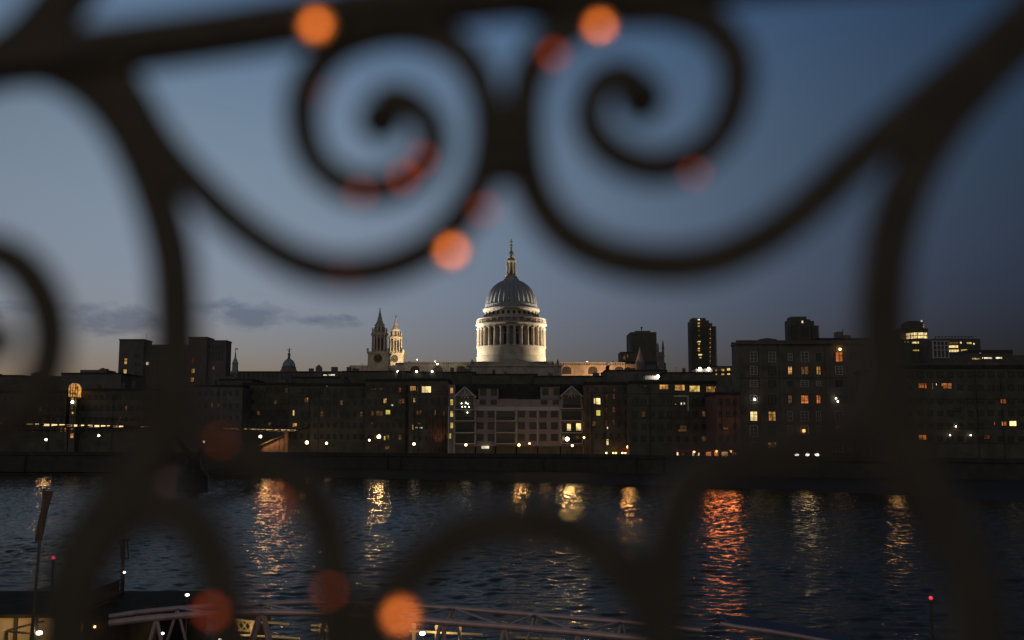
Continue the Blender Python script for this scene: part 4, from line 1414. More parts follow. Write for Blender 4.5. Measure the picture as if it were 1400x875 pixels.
# big brick warehouse
def warehouse():
    Y = 250
    z = lambda p: zz(p, Y)
    x = lambda p, q=540: xx(p, q, Y)
    root = thing('brick_warehouse', 'massive brown brick riverside warehouse with white framed windows and a small roof pediment', 'warehouse', (x(1110), Y + 12, QZ))
    MB().box(x(1009), x(1216), Y, Y + 6, QZ, z(471)).build('wall', M['brick'], root)
    c = MB()
    c.box(x(1007.6), x(1217), Y - 0.55, Y + 6.2, z(471), z(469.2))
    c.box(x(1008.4), x(1216.6), Y - 0.2, Y + 0.5, z(469.2), z(465.2))
    c.box(x(1008.4), x(1216.6), Y + 5.4, Y + 6.0, z(469.2), z(465.2))
    c.build('cornice', M['brick_dark'], root)
    MB().prism([(x(1037), z(465.3)), (x(1066), z(465.3)), (x(1063), z(463.6)), (x(1051), z(462)), (x(1040), z(463.8))], Y - 0.1, Y + 0.5).build('pediment', M['brick_dark'], root)
    MB().box(x(1120), x(1215), Y + 2, Y + 5.3, z(469), z(461)).build('roof_storey', M['slate'], root)
    m = MB()
    m.box(x(1152), x(1160), Y + 2.5, Y + 5, z(463), z(452))
    m.box(x(1160.5), x(1171), Y + 2.5, Y + 5, z(463), z(456.5))
    m.tube((x(1163), Y + 4, z(456.5)), (x(1163), Y + 4, z(447.5)), 0.1, 6)
    m.build('roof_plant', M['concrete'], root)
    pl = MB()
    for p in (1009.8, 1041, 1069, 1132, 1162, 1171, 1215):
        pl.box(x(p) - 0.45, x(p) + 0.45, Y - 0.22, Y - 0.002, QZ, z(471.2))
    pl.build('pilasters', M['brick'], root)
    for py in (516, 578, 620):
        MB().box(x(1009), x(1216), Y - 0.3, Y - 0.224, z(py + 0.5), z(py - 0.5)).build('string_course', M['brick_dark'], root)
    rows = (488, 506.5, 524.5, 546, 569, 589.5, 611)
    colsx = {1030.5: 10.5, 1055.5: 10.5, 1080: 6.4, 1100: 11, 1119: 6.8, 1147: 10.5, 1180.5: 4.2, 1198: 6.4, 1211: 5}
    hs = (14, 12, 9, 12, 13.5, 15, 13.5)
    lit = {(1030.5, 569): 'bright', (1055.5, 569): 'amber', (1055.5, 611): 'yellow', (1080, 506.5): 'amber', (1100, 506.5): 'dim', (1119, 506.5): 'amber',
           (1080, 546): 'dim', (1100, 546): 'orange', (1119, 546): 'orange', (1147, 488): 'orange', (1147, 589.5): 'orange', (1180.5, 589.5): 'orange', (1211, 589.5): 'amber'}
    for j, py in enumerate(rows):
        for px, w_ in colsx.items():
            if px in (1211,) and py not in (506.5, 589.5):
                continue
            if (px, py) == (1211, 506.5):
                window(root, 1208, py, 3, 11, Y, 'bright', 'steel_dark', 1, 1, 0.1)
                continue
            if px > 1170 and py == 611:
                continue
            g_ = lit.get((px, py), 'glass')
            hh = hs[j] * (0.72 if w_ < 8 and g_ == 'glass' and j in (0, 2) else 1)
            ww = w_ + (2 if (px, py) == (1055.5, 611) else 0)
            fr = 'trim' if (g_ == 'glass' and px < 1165 and rnd.random() < 0.8) else 'steel_dark'
            window(root, px, py, ww, hh, Y, g_, fr, 2, 2 if w_ < 8 else 3, 0.13)
    for px, py in ((1032, 546), (1143, 544.5), (1145.5, 549)):
        MB().ball(at(px, py, Y - 0.4), 0.22, 8).build('spot_lamp', M['lamp_white'], root, True)
    MB().ball(at(1099, 589, Y - 0.5), 0.4, 10).build('door_lamp', M['lamp_orange'], root, True)
    MB().ball(at(1148.5, 477.5, Y - 0.35), 0.3, 10).build('balcony_lamp', M['lamp_orange'], root, True)
    b = MB()
    b.box(x(1078), x(1118), Y - 1.2, Y - 0.31, z(597), z(595.6))
    for k in range(16):
        q = x(1078) + (x(1118) - x(1078)) * k / 15
        b.box(q - 0.03, q + 0.03, Y - 1.18, Y - 1.12, z(595.6), z(592))
    b.build('balcony', M['steel_dark'], root)


warehouse()

# entrance canopy on the quay in front of the warehouse
Yk = 231
cn_ = thing('entrance_canopy', 'pale flat entrance canopy with three white lamps in front of the warehouse', 'canopy', at(1102, 632, Yk))
MB().box(xx(1081, 632, Yk), xx(1122, 632, Yk), Yk - 1.5, Yk + 1.5, zz(635, Yk), zz(631.5, Yk)).build('parapet', M['trim'], cn_)
MB().box(xx(1084, 618, Yk), xx(1122, 618, Yk), Yk - 0.5, Yk + 1.5, zz(619.6, Yk), zz(618.2, Yk)).build('roof', M['timber'], cn_)
p = MB()
for px in (1085, 1097, 1110, 1121):
    x = xx(px, 625, Yk)
    p.box(x - 0.08, x + 0.08, Yk - 0.2, Yk, zz(631.6, Yk), zz(619.6, Yk))
p.build('posts', M['timber'], cn_)
for px in (1089.5, 1104, 1117):
    MB().ball(at(px, 621.8, Yk - 0.3), 0.5, 10, 0.55).build('lamp', M['lamp_white'], cn_, True)

# dark building at the right edge
Y = 226
r, *_ = block('dark_corner_offices', 'large unlit offices at the right edge with scattered orange windows', 1217, 1520, 499, Y, 30, 'brick_dark', QZ, 'roof', 0.8, 5)
lk = [(1259.5, 527, 9, 7.5, 'orange', 2, 1), (1265.5, 527.5, 2.6, 8, 'orange', 1, 1), (1274.8, 528.5, 1.6, 9, 'amber', 1, 1), (1280, 525.5, 2, 3.5, 'white_room'), (1288, 526, 2.4, 4, 'amber'), (1295, 527.5, 12, 8, 'orange', 2, 1), (1371.5, 548.5, 8.5, 6.5, 'orange', 2, 1), (1359.5, 579, 2, 5, 'orange'), (1372.5, 579, 7.5, 6.6, 'orange', 2, 1), (1384.5, 579, 10, 7.5, 'bright', 2, 1), (1261, 598, 11, 7, 'orange', 2, 1), (1349, 597.5, 9, 6, 'dim_red', 2, 1), (1309, 560.5, 8, 4, 'glass', 2, 1)]
lights_on(r, Y, lk)
grid(r, Y, 1230, 1396, 512, 600, 13, 6, 7, 7, 0.0, [(q[0], q[1]) for q in lk], 'steel_dark', (2, 1))
for px, py in ((1299, 595), (1327, 595), (1307, 583)):
    MB().ball(at(px, py, Y - 0.5), 0.13, 8).build('spot_lamp', M['lamp_white'], r, True)
MB().box(xx(1240, 496, Y), xx(1335, 496, Y), Y + 6, Y + 20, zz(500, Y), zz(494.5, Y)).build('roof_plant', M['tower'], r)


# bright flame-like lantern cluster by the right warehouse corner
YL = 219
p0 = at(1225, 633, YL)
root = thing('lantern_post', 'bright cluster of lanterns on a post at the warehouse corner', 'lamp', (p0.x, p0.y, QZ))
MB().tube((p0.x, YL, QZ), (p0.x + 0.1, YL, zz(606, YL)), 0.09, 8).build('post', M['steel_dark'], root)
for px, py, r_ in ((1227.2, 605.6, 0.46), (1223.3, 609.2, 0.42), (1226.5, 613.0, 0.5), (1224.8, 617.5, 0.22)):
    MB().ball(at(px, py, YL - 0.2), r_, 10, 0.9).build('lantern', M['lamp_orange'], root, True)


# ------------------------------------------------------------------ embankment lamps
def lamp(px, py, label, r_, gm, first={}):
    Yl = qy(px) + 0.6
    p = at(px, py, Yl)
    key = (round(r_, 2), gm)
    h = round(p.z - QZ, 1)
    root = thing('street_lamp', label, 'street lamp', (p.x, p.y, QZ), 'lamps along the far embankment')
    m = MB().lathe([(0.22, 0), (0.22, 0.5), (0.1, 0.7), (0.06, h - r_ - 0.15), (0.16, h - r_)], 0, 0, 10)
    o = m.build('post', M['steel_dark'])
    o.parent = root
    if key not in first:
        g_ = MB().ball((0, 0, 0), r_, 14).build('globe', M[gm], None, True)
        first[key] = g_
    else:
        g_ = first[key].copy()
        COL.objects.link(g_)
    g_.parent = root
    g_.location = (0, 0, h)
    return root


LAMPS = [
    (63, 601, 'street lamp left of the lit stair tower', 0.42, 'lamp'),
    (135, 595.5, 'higher street lamp right of the lit stair tower', 0.4, 'lamp'),
    (207, 603, 'street lamp halfway between stair tower and bridge steps', 0.42, 'lamp'),
    (279, 604, 'street lamp left of the bridge steps', 0.4, 'lamp'),
    (356, 597, 'street lamp standing at the glowing bridge steps', 0.55, 'lamp_big'),
    (419.5, 605, 'first street lamp right of the bridge landing', 0.55, 'lamp_big'),
    (446.5, 606, 'second street lamp right of the bridge landing', 0.4, 'lamp'),
    (505, 602, 'smaller street lamp of the pair below the clock tower', 0.34, 'lamp'),
    (518, 597, 'larger brighter street lamp of the pair below the clock tower', 0.62, 'lamp_big'),
    (566, 607, 'street lamp in front of the reddish lit flats', 0.42, 'lamp'),
    (637, 608, 'street lamp under the left gable of the pale flats', 0.38, 'lamp'),
    (709.5, 608.5, 'warm street lamp before the middle of the pale flats, left of two', 0.42, 'lamp_orange'),
    (724, 606.5, 'smaller warm street lamp before the middle of the pale flats, right of two', 0.3, 'lamp_orange'),
    (775.5, 600, 'big bright street lamp under the right gable of the pale flats', 0.62, 'lamp_big'),
    (782.5, 609, 'low orange street lamp beside the big bright one', 0.36, 'lamp_orange'),
    (798.5, 598, 'small high street lamp at the right corner of the pale flats', 0.3, 'lamp_orange'),
    (949, 618, 'street lamp outside the restaurant frontage', 0.28, 'lamp_orange'),
]
for a in LAMPS:
    lamp(a[0], a[1], a[2], a[3] * 0.84, a[4])
for px, py, pw, c_, r_ in ((62, 601, 170, (1, .5, .18), .4), (366, 604, 700, (1, .5, .18), 1.0), (385, 606, 620, (1, .42, .15), 1.0), (419.5, 605, 420, (1, .55, .2), .4), (518, 597, 650, (1, .55, .2), .5), (710, 608, 320, (1, .5, .15), .4), (775.5, 600, 850, (1, .58, .2), .6), (782, 608, 450, (1, .5, .15), .4), (859, 611, 330, (1, .45, .12), .4),
                            (970, 622, 260, (1, .22, .05), 1.0), (981, 620, 260, (1, .22, .05), 1.0), (992, 622, 260, (1, .24, .055), 1.0), (1003, 621, 260, (1, .24, .055), 1.0), (1225, 612, 330, (1, .5, .13), .5), (1103, 622, 70, (1, .7, .3), .4)):
    q_ = at(px, py, qy(px) - 1.3)
    light('streak_light', 'SPOT', q_, pw * 3.4, c_, r_, (0, 0, EYE + 55), 52, 0.5)  # unseen spots added by the lamps to draw their streaks on the water


for px, py, pw in ((715, 606, 110), (746, 607, 70), (778, 601, 90)):
    light('lamp_glow', 'POINT', at(px, py, qy(px) + 0.2), pw, (1.0, 0.55, 0.22), 0.3)


# ------------------------------------------------------------------ footbridge
def footbridge():
    X = -65.0
    zd = 12.55
    root = thing('footbridge', 'low suspension footbridge with lights along its deck reaching the far bank', 'bridge', (X, 160, 0))
    MB().box(X - 2, X + 2, 16, 300, zd - 0.45, zd - 0.02).build('deck', M['steel_dark'], root)
    for sx in (-1, 1):
        m = MB()
        m.box(X + sx * 2.05 - 0.03, X + sx * 2.05 + 0.03, 16, 300, zd + 1.05, zd + 1.12)
        for k in range(72):
            y = 17 + k * 4.0
            m.box(X + sx * 2.05 - 0.03, X + sx * 2.05 + 0.03, y, y + 0.06, zd - 0.4, zd + 1.05)
        m.build('handrail', M['steel_dark'], root)
    # side cables between piers, with outrigger arms
    piers = [16, 71, 205, 300]
    for sx in (-1, 1):
        for q in range(4):
            m = MB()
            pts = []
            for y0, y1 in zip(piers, piers[1:]):
                for t in np.linspace(0, 1, 13):
                    y = y0 + (y1 - y0) * t
                    sag = 1.0 - 4 * t * (1 - t) * 1.9
                    pts.append((X + sx * (4.2 + 0.25 * q), y, zd + sag))
            for a_, b_ in zip(pts, pts[1:]):
                if a_ != b_ and (Vector(a_) - Vector(b_)).length > 0.01:
                    m.tube(a_, b_, 0.06, 5)
            m.build('cable', M['steel_dark'], root)
    ar = MB()
    for k in range(36):
        y = 20 + k * 7.8
        for sx in (-1, 1):
            ar.tube((X + sx * 1.2, y, zd - 0.4), (X + sx * 4.6, y, zd - 0.2), 0.09, 5)
    ar.build('outriggers', M['steel_dark'], root)
    for y in (71, 205):
        p = MB().lathe([(3.2, -2), (3.0, 3.0), (1.6, 4.4), (1.4, 6.2)], X, y, 16).build('pier', M['river_wall'], root)
        yy = MB()
        for sx in (-1, 1):
            yy.tube((X, y, 6.0), (X + sx * 6.6, y, zd + 1.6), 0.62, 8, 0.3)
        yy.build('pier_arms', M['steel_dark'], p)
    rnd2 = random.Random(5)
    n = 0
    y = 118.0
    sm = None
    while y < 297:
        px = CX + FPX * (X + 2) / y
        strong = (px < 166) or (213 < px < 246) or (254 < px < 292 and rnd2.random() < 0.8) or (323 < px)
        dark = (166 < px < 188) or (293 < px < 308)
        if px < 40:
            strong, dark = False, rnd2.random() < 0.6
        if not dark:
            ln = 1.5 if rnd2.random() < 0.75 else 0.8
            o = MB().box(X + 2.09, X + 2.16, y, y + ln, zd - 0.30, zd - 0.04).build('deck_light', M['strip' if strong and rnd2.random() < 0.9 else 'strip_dim'], root)
            n += 1
        y += 2.35
    # abutment and glowing steps down to the embankment
    ab = MB().box(X - 3, X + 3, 299.5, 316, QZ, zd - 0.5).build('abutment', M['concrete'], root)
    return root


footbridge()

# steps from bridge landing
YS = 296
st_root = thing('bridge_steps', 'warm lit stone ramp and steps at the far end of the footbridge', 'steps', at(370, 612, YS))
m = MB()
n = 16
for k in range(n):
    pa, pb = 343 + 50 * k / n, 343 + 50 * (k + 1) / n
    zt_ = QZ + (zz(596, YS) - QZ) * (k + 1) / n
    m.box(xx(pa, 605, YS), xx(pb, 605, YS), YS + 1.6, YS + 5.2, QZ, zt_)
m.build('steps', M['pale'], st_root)
w1_ = MB().prism([(xx(343, 616, YS), QZ), (xx(394, 616, YS), QZ), (xx(394, 594, YS), zz(594, YS)), (xx(343, 615, YS), QZ + 0.6)], YS + 5.3, YS + 5.7)
w1_.build('back_wall', M['concrete'], st_root)
rl = MB()
rl.tube(at(343, 613.5, YS + 1.4), at(394, 592.5, YS + 1.4), 0.09, 6)
for k in range(9):
    px = 344 + k * 6
    zt_ = at(px, 613.5 - (px - 343) / 51 * 21, YS + 1.4)
    rl.tube((zt_.x, zt_.y, QZ), tuple(zt_), 0.04, 5)
rl.build('handrail', M['steel'], st_root)
light('steps_glow', 'SPOT', at(352, 596, YS - 1), 5000, (1.0, 0.42, 0.11), 0.2, at(374, 611, YS + 3), 95, 0.8)

# ------------------------------------------------------------------ lights on the cathedral's flanks (floodlights and one added fill)
floodlight(tuple(at(812, 528, 536)), tuple(at(812, 500, 560)), 34000, (1.0, 0.52, 0.24), 'floodlight at the foot of the choir wall below the roofs', 120)
floodlight(tuple(at(845, 524, 540)), tuple(at(846, 500, 560)), 11000, (1.0, 0.52, 0.24), 'floodlight beside the apse below the roofs', 110)
floodlight((xx(572, 494, 570), 566, zz(494, 566) + 1.2), tuple(at(540, 465, 606)), 170000, (1.0, 0.74, 0.42), 'floodlight on the nave roof beside the lit west tower', 60)
floodlight(tuple(at(516, 520, 505)), tuple(at(517, 462, 545)), 6500, (1.0, 0.7, 0.48), 'dim warm fill lamp added before the clock tower for street light spill', 70)  # added fill, stands in for street light spill on the tower
floodlight(tuple(at(598, 497, 540)), tuple(at(598, 494, 560)), 5000, (1.0, 0.8, 0.6), 'small floodlight grazing the nave parapet', 140)


# ------------------------------------------------------------------ pier, pontoon and gangway in the foreground
def gangway():
    Yn, Yf = 32.0, 34.6
    root = thing('pier_gangway', 'arched tubular steel gangway to the river pier with triangular bracing', 'gangway', at(540, 840, 33))
    near = [(150, 852), (190, 847), (250, 841.5), (310, 838), (358, 837), (420, 838), (480, 841), (550, 846), (620, 851.5), (700, 857.5), (780, 864), (860, 872), (960, 884)]
    farp = [(150, 843), (190, 837), (250, 831), (310, 827.5), (358, 825.5), (420, 823), (480, 824), (550, 827), (620, 831.5), (700, 838), (780, 844.5), (850, 850), (960, 862)]
    fp = []
    for pts, Y_, rr in ((near, Yn, 0.105), (farp, Yf, 0.085)):
        m = MB()
        w_ = [at(a, b, Y_) for a, b in pts]
        for a, b in zip(w_, w_[1:]):
            m.tube(a, b, rr, 10)
        m.build('top_chord', M['steel'], root, False)
        m = MB()
        for a, b in zip(w_, w_[1:]):
            m.tube(a - Vector((0, 0, 2.1)), b - Vector((0, 0, 2.1)), rr, 8)
        m.build('bottom_chord', M['steel'], root)
    yn = lambda px: float(np.interp(px, [a for a, _ in near], [b for _, b in near]))
    yf = lambda px: float(np.interp(px, [a for a, _ in farp], [b for _, b in farp]))
    for px in (214, 302, 358, 446, 520, 603, 690, 790):
        for d in (-21, 21):
            a = at(px, yn(px), Yn)
            b = at(px + d, yn(px + d), Yn) - Vector((0, 0, 2.1))
            b = a + (b - a) * 1.0
            q = Vector((a.x + (0.52 if d > 0 else -0.52), Yn, a.z - 2.1))
            MB().tube(a, q, 0.06, 8).build('brace', M['steel'], root)
    for px in (243, 358, 487, 618, 731, 850):
        for d in (-1, 1):
            a = at(px, yf(px), Yf)
            MB().tube(a, (a.x + d * 0.55, Yf, a.z - 1.9), 0.05, 8).build('brace', M['steel'], root)
    prev = None
    tops = [(at(px, yf(px), Yf), at(px2, yn(px2), Yn)) for px, px2 in ((243, 300), (358, 420), (487, 540), (618, 690), (731, 790), (850, 900))]
    for k in range(len(tops) - 1):
        MB().tube(tops[k][0], tops[k][1], 0.04, 6).build('cross_tie', M['steel'], root)
        MB().tube(tops[k][1], tops[k + 1][0], 0.04, 6).build('cross_tie', M['steel'], root)
    dk = MB()
    w_ = [at(a, b, Yn) - Vector((0, 0, 2.2)) for a, b in near]
    for a, b in zip(w_, w_[1:]):
        dk.add([(a.x, Yn, a.z), (b.x, Yn, b.z), (b.x, Yf, b.z), (a.x, Yf, a.z)], [(0, 1, 2, 3)])
    dk.build('deck', M['timber'], root)


gangway()


def pontoon():
    Yp = 60
    root = thing('pontoon', 'dark floating pontoon barge moored in the river at lower left', 'pontoon', at(120, 815, Yp))
    a, b = xx(-60, 800, Yp), xx(285, 800, Yp)
    MB().box(a, b, 47, Yp, -0.5, 1.9).build('hull', M['bitumen'], root)
    MB().box(xx(113, 790, Yp), xx(182, 790, Yp), Yp - 6, Yp - 2, 1.9, zz(787, Yp)).build('cabin', M['steel_dark'], root)
    MB().box(xx(112, 790, Yp), xx(183, 790, Yp), Yp - 6.2, Yp - 1.8, zz(787, Yp), zz(785.6, Yp)).build('cabin_roof', M['steel_dark'], root)

    Ys = 44
    sh = thing('waiting_shelter', 'low waiting shelter on the pier with cream posts and beams in yellow light', 'shelter', at(480, 870, Ys))
    z = lambda p: zz(p, Ys)
    MB().box(xx(200, 870, Ys), xx(760, 870, Ys), Ys - 2, Ys + 6, 0.2, 0.9).build('floor', M['bitumen'], sh)
    for px in (439, 470, 501, 566, 597, 629, 345, 318):
        x = xx(px, 860, Ys)
        MB().box(x - 0.07, x + 0.07, Ys - 0.07, Ys + 0.07, 0.9, z(851)).build('post', M['cream'], sh)
    for (p0, p1, py0, py1) in ((425, 520, 854.5, 858.2), (425, 500, 861, 863), (560, 660, 862.5, 867.5), (300, 395, 846, 853), (705, 770, 871.5, 874.5), (330, 410, 868, 873)):
        MB().tube(at(p0, py0, Ys - 0.3), at(p1, py1, Ys - 0.3), 0.05, 6).build('rail', M['cream'], sh)
    for (p0, p1, pt) in ((437, 470, 856), (474, 500, 858)):
        MB().box(xx(p0, 865, Ys), xx(p1, 865, Ys), Ys + 1.5, Ys + 1.6, 0.9, z(pt)).build('back_panel', M['cream'], sh)
    tr = MB()
    for k in range(4):
        p0 = 312 + k * 9
        tr.tube(at(p0, 846.5 + k, Ys), at(p0 + 9, 860 + k, Ys), 0.035, 5)
        tr.tube(at(p0 + 9, 847.5 + k, Ys), at(p0, 859 + k, Ys), 0.035, 5)
    tr.tube(at(310, 845.5, Ys), at(350, 849.5, Ys), 0.045, 6)
    tr.tube(at(310, 859, Ys), at(350, 864, Ys), 0.045, 6)
    tr.build('lattice', M['cream'], sh)
    MB().box(xx(302, 865, Ys), xx(352, 865, Ys), Ys + 2.2, Ys + 2.3, 0.9, z(843)).build('back_panel', M['timber'], sh)
    MB().box(xx(465, 857, Ys), xx(481, 857, Ys), Ys - 0.1, Ys + 0.4, z(858.5), z(855)).build('light_box', M['lamp_white'], sh)
    light('shelter_light', 'POINT', at(455, 866, Ys - 0.8), 60, (1.0, 0.74, 0.36), 0.15)
    light('shelter_light', 'POINT', at(328, 862, Ys - 0.8), 36, (1.0, 0.7, 0.3), 0.15)
    light('shelter_light', 'POINT', at(600, 868, Ys - 0.9), 40, (1.0, 0.74, 0.36), 0.15)

    Yc = 38
    zc = lambda p: zz(p, Yc)
    cb = thing('pier_cabin', 'cream walled pier cabin lit by a wall lamp in the lower left corner', 'cabin', at(20, 870, Yc))
    a, b = xx(-90, 860, Yc), xx(76, 860, Yc)
    MB().box(a, b, Yc, Yc + 5, 0.9, zc(844)).build('wall', M['cream'], cb)
    MB().box(a - 0.4, b + 0.5, Yc - 0.15, Yc + 5.3, zc(844), zc(839)).build('roof', M['bitumen'], cb)
    for px in (-22, 22, 50):
        x = xx(px, 860, Yc)
        MB().box(x - 0.06, x + 0.06, Yc - 0.1, Yc - 0.01, 0.9, zc(844)).build('wall_post', M['timber'], cb)
    q = MB()
    q.tube(at(4, 863, Yc - 1.2), at(60, 849.5, Yc - 1.2), 0.045, 6)
    q.tube(at(8, 863, Yc - 1.2), at(44, 866, Yc - 1.2), 0.04, 6)
    q.tube(at(8, 863, Yc - 1.2), at(8, 880, Yc - 1.2), 0.08, 6)
    q.tube(at(49, 848, Yc - 1.2), at(49, 880, Yc - 1.2), 0.06, 6)
    q.build('handrail', M['steel_dark'], cb)
    MB().ball(at(53.5, 865.3, Yc - 1.3), 0.11, 10, 0.7).build('wall_lamp', M['lamp_white'], cb, True)
    light('cabin_light', 'POINT', at(46, 862, Yc - 1.2), 22, (1.0, 0.62, 0.22), 0.12)
    light('cabin_light', 'POINT', at(-5, 858, Yc - 1.3), 18, (1.0, 0.62, 0.22), 0.12)

    hut = thing('ticket_hut', 'dark ticket hut with a small amber lit window near the cream cabin', 'hut', at(112, 870, 40))
    MB().box(xx(84, 860, 40), xx(178, 860, 40), 40, 43, 0.9, zz(843, 40)).build('wall', M['bitumen'], hut)
    MB().box(xx(82, 860, 40), xx(180, 860, 40), 39.7, 43.3, zz(843, 40), zz(840, 40)).build('roof', M['bitumen'], hut)
    window(hut, 111, 857.5, 9.5, 14, 40, 'amber', 'timber', 1, 1, 0.03)
    MB().ball(at(129.8, 857, 39.8), 0.05, 8).build('notice_lamp', M['sparkle'], hut, True)

    # small bulkhead lamps on posts
    for px, py, r_, lab in ((152, 834.8, 0.075, 'small white lamp on a post above the ticket hut'), (256, 813.3, 0.08, 'small white lamp on a tall post beside the gangway'), (222, 866, 0.07, 'low white lamp under the left end of the gangway'), (300.5, 874, 0.08, 'low white lamp under the gangway near the lattice'), (577.5, 866, 0.12, 'round white lamp beside the shelter rail'), (170.2, 782.6, 0.07, 'tiny white lamp on the pontoon signal post')):
        Yx = 42.0 if px != 170.2 else 58.0
        p_ = at(px, py, Yx)
        lp = thing('pier_lamp', lab, 'lamp', (p_.x, p_.y, 0.9), 'small lamps on the pier')
        MB().tube((p_.x, p_.y, 0.9), (p_.x, p_.y, p_.z - r_ * 0.5), 0.03, 6).build('post', M['steel_dark'], lp)
        MB().ball(p_, r_, 10, 0.6).build('bulb', M['lamp_white'], lp, True)


pontoon()

# mast with a furled banner
Ym = 28
root = thing('banner_mast', 'tall slim mast with a narrow dark banner near its top, lower left', 'mast', at(43, 875, Ym))
a, b = at(40.5, 900, Ym), at(60.5, 668, Ym)
MB().tube(a, b, 0.05, 8, 0.035).build('mast', M['steel_dark'], root)
c0, c1 = at(55, 672, Ym), at(52, 740, Ym)
bn = MB()
n = 12
for k in range(n):
    t0, t1 = k / n, (k + 1) / n
    sway = lambda t: 0.03 * math.sin(t * 7)
    za, zb_ = c0.z + (c1.z - c0.z) * t0, c0.z + (c1.z - c0.z) * t1
    xa, xb = at(61, 672, Ym).x - 0.2 * t0, at(61, 672, Ym).x - 0.2 * t1
    wa = 0.22 - 0.05 * t0
    wb = 0.22 - 0.05 * t1
    bn.add([(xa, Ym - 0.02 + sway(t0), za), (xa + wa, Ym + sway(t0 + .3), za), (xb + wb, Ym + sway(t1 + .3), zb_), (xb, Ym - 0.02 + sway(t1), zb_),
            (xa, Ym + 0.02 + sway(t0), za), (xa + wa, Ym + 0.04 + sway(t0 + .3), za), (xb + wb, Ym + 0.04 + sway(t1 + .3), zb_), (xb, Ym + 0.02 + sway(t1), zb_)],
           [(0, 1, 2, 3), (7, 6, 5, 4), (0, 4, 5, 1), (1, 5, 6, 2), (2, 6, 7, 3), (3, 7, 4, 0)])
bn.build('banner', M['timber'], root)
MB().tube(at(53, 672, Ym), at(71, 672, Ym), 0.022, 6).build('banner_arm', M['steel_dark'], root)

# navigation signal post on the pontoon
Yq = 58.5
root = thing('signal_post', 'dark river signal post with a crosspiece and cage on the pontoon', 'signal post', at(168.5, 800, Yq))
x0 = xx(168.5, 760, Yq)
z = lambda p: zz(p, Yq)
MB().tube((x0, Yq, 1.9), (x0, Yq, z(736)), 0.09, 8).build('post', M['steel_dark'], root)
m = MB()
m.tube(at(163, 738.5, Yq), at(177, 738.5, Yq), 0.06, 6)
m.tube(at(166, 764, Yq), at(176, 764, Yq), 0.05, 6)
for px in (166, 176):
    m.tube(at(px, 764, Yq), at(px - (1 if px < 170 else 2), 738.5, Yq), 0.035, 6)
m.build('cage', M['steel_dark'], root)

# two red beacons standing in the river
for px, py, Yb, lab in ((73, 762.5, 52, 'red beacon light on a thin pile at the left, near the banner mast'), (1272.5, 817.5, 48, 'red beacon light on a thin pile alone on the dark water at the right')):
    p_ = at(px, py, Yb)
    root = thing('beacon', lab, 'beacon', (p_.x, p_.y, 0), 'red river beacons')
    MB().tube((p_.x, p_.y, -1), (p_.x, p_.y, p_.z - 0.08), 0.07, 8).build('pile', M['steel_dark'], root)
    MB().ball(p_, 0.09, 10).build('lamp', M['lamp_red'], root, True)

# blue ribbed roof with a pinkish gutter, lower right
Yw = 36
root = thing('pier_roof', 'blue ribbed roof sheet with a pale pink edge beam at the bottom right', 'roof', at(1070, 870, Yw))
pts = [(985, 853), (1010, 857.5), (1050, 863), (1090, 869.5), (1130, 877), (1200, 892)]
e = MB()
w_ = [at(a, b, Yw) for a, b in pts]
for a, b in zip(w_, w_[1:]):
    e.tube(a, b, 0.085, 8)
e.build('edge_beam', M['steel'], root)
rb = MB()
n = 40
for k in range(n):
    t = k / (n - 1)
    px = 1000 + 180 * t
    py = float(np.interp(px, [a for a, _ in pts], [b for _, b in pts])) - 0.8
    p_ = at(px, py, Yw + 0.1)
    w0 = 0.055
    rb.add([(p_.x - w0, Yw + 0.1, p_.z), (p_.x + w0, Yw + 0.1, p_.z), (p_.x + w0, Yw + 2, p_.z + 0.02), (p_.x - w0, Yw + 2, p_.z + 0.02),
            (p_.x - w0 * .5, Yw + 0.1, p_.z + 0.05), (p_.x + w0 * .5, Yw + 0.1, p_.z + 0.05), (p_.x + w0 * .5, Yw + 2, p_.z + 0.07), (p_.x - w0 * .5, Yw + 2, p_.z + 0.07)],
           [(0, 1, 2, 3), (4, 5, 6, 7), (0, 1, 5, 4), (1, 2, 6, 5), (2, 3, 7, 6), (3, 0, 4, 7)])
rb.build('roof_sheet', M['blue_roof'], root)

# promenade lamps of the near bank, out of frame, that light the pier steelwork
light('promenade_light', 'POINT', (-6, 19, 13.0), 800, (1.0, 0.64, 0.5), 0.3)
light('promenade_light', 'POINT', (9, 19, 12.0), 700, (1.0, 0.62, 0.5), 0.3)


# ------------------------------------------------------------------ wrought-iron railing right in front of the lens
YR = 0.62


def smooth_path(pts, n=10):
    P = [Vector(p) for p in pts]
    P = [P[0] * 2 - P[1]] + P + [P[-1] * 2 - P[-2]]
    out = []
    for i in range(1, len(P) - 2):
        p0, p1, p2, p3 = P[i - 1:i + 3]
        for k in range(n):
            t = k / n
            out.append(0.5 * ((2 * p1) + (p2 - p0) * t + (2 * p0 - 5 * p1 + 4 * p2 - p3) * t * t + (3 * p1 - p0 - 3 * p2 + p3) * t ** 3))
    out.append(P[-2])
    return out


STRAPS = [0]


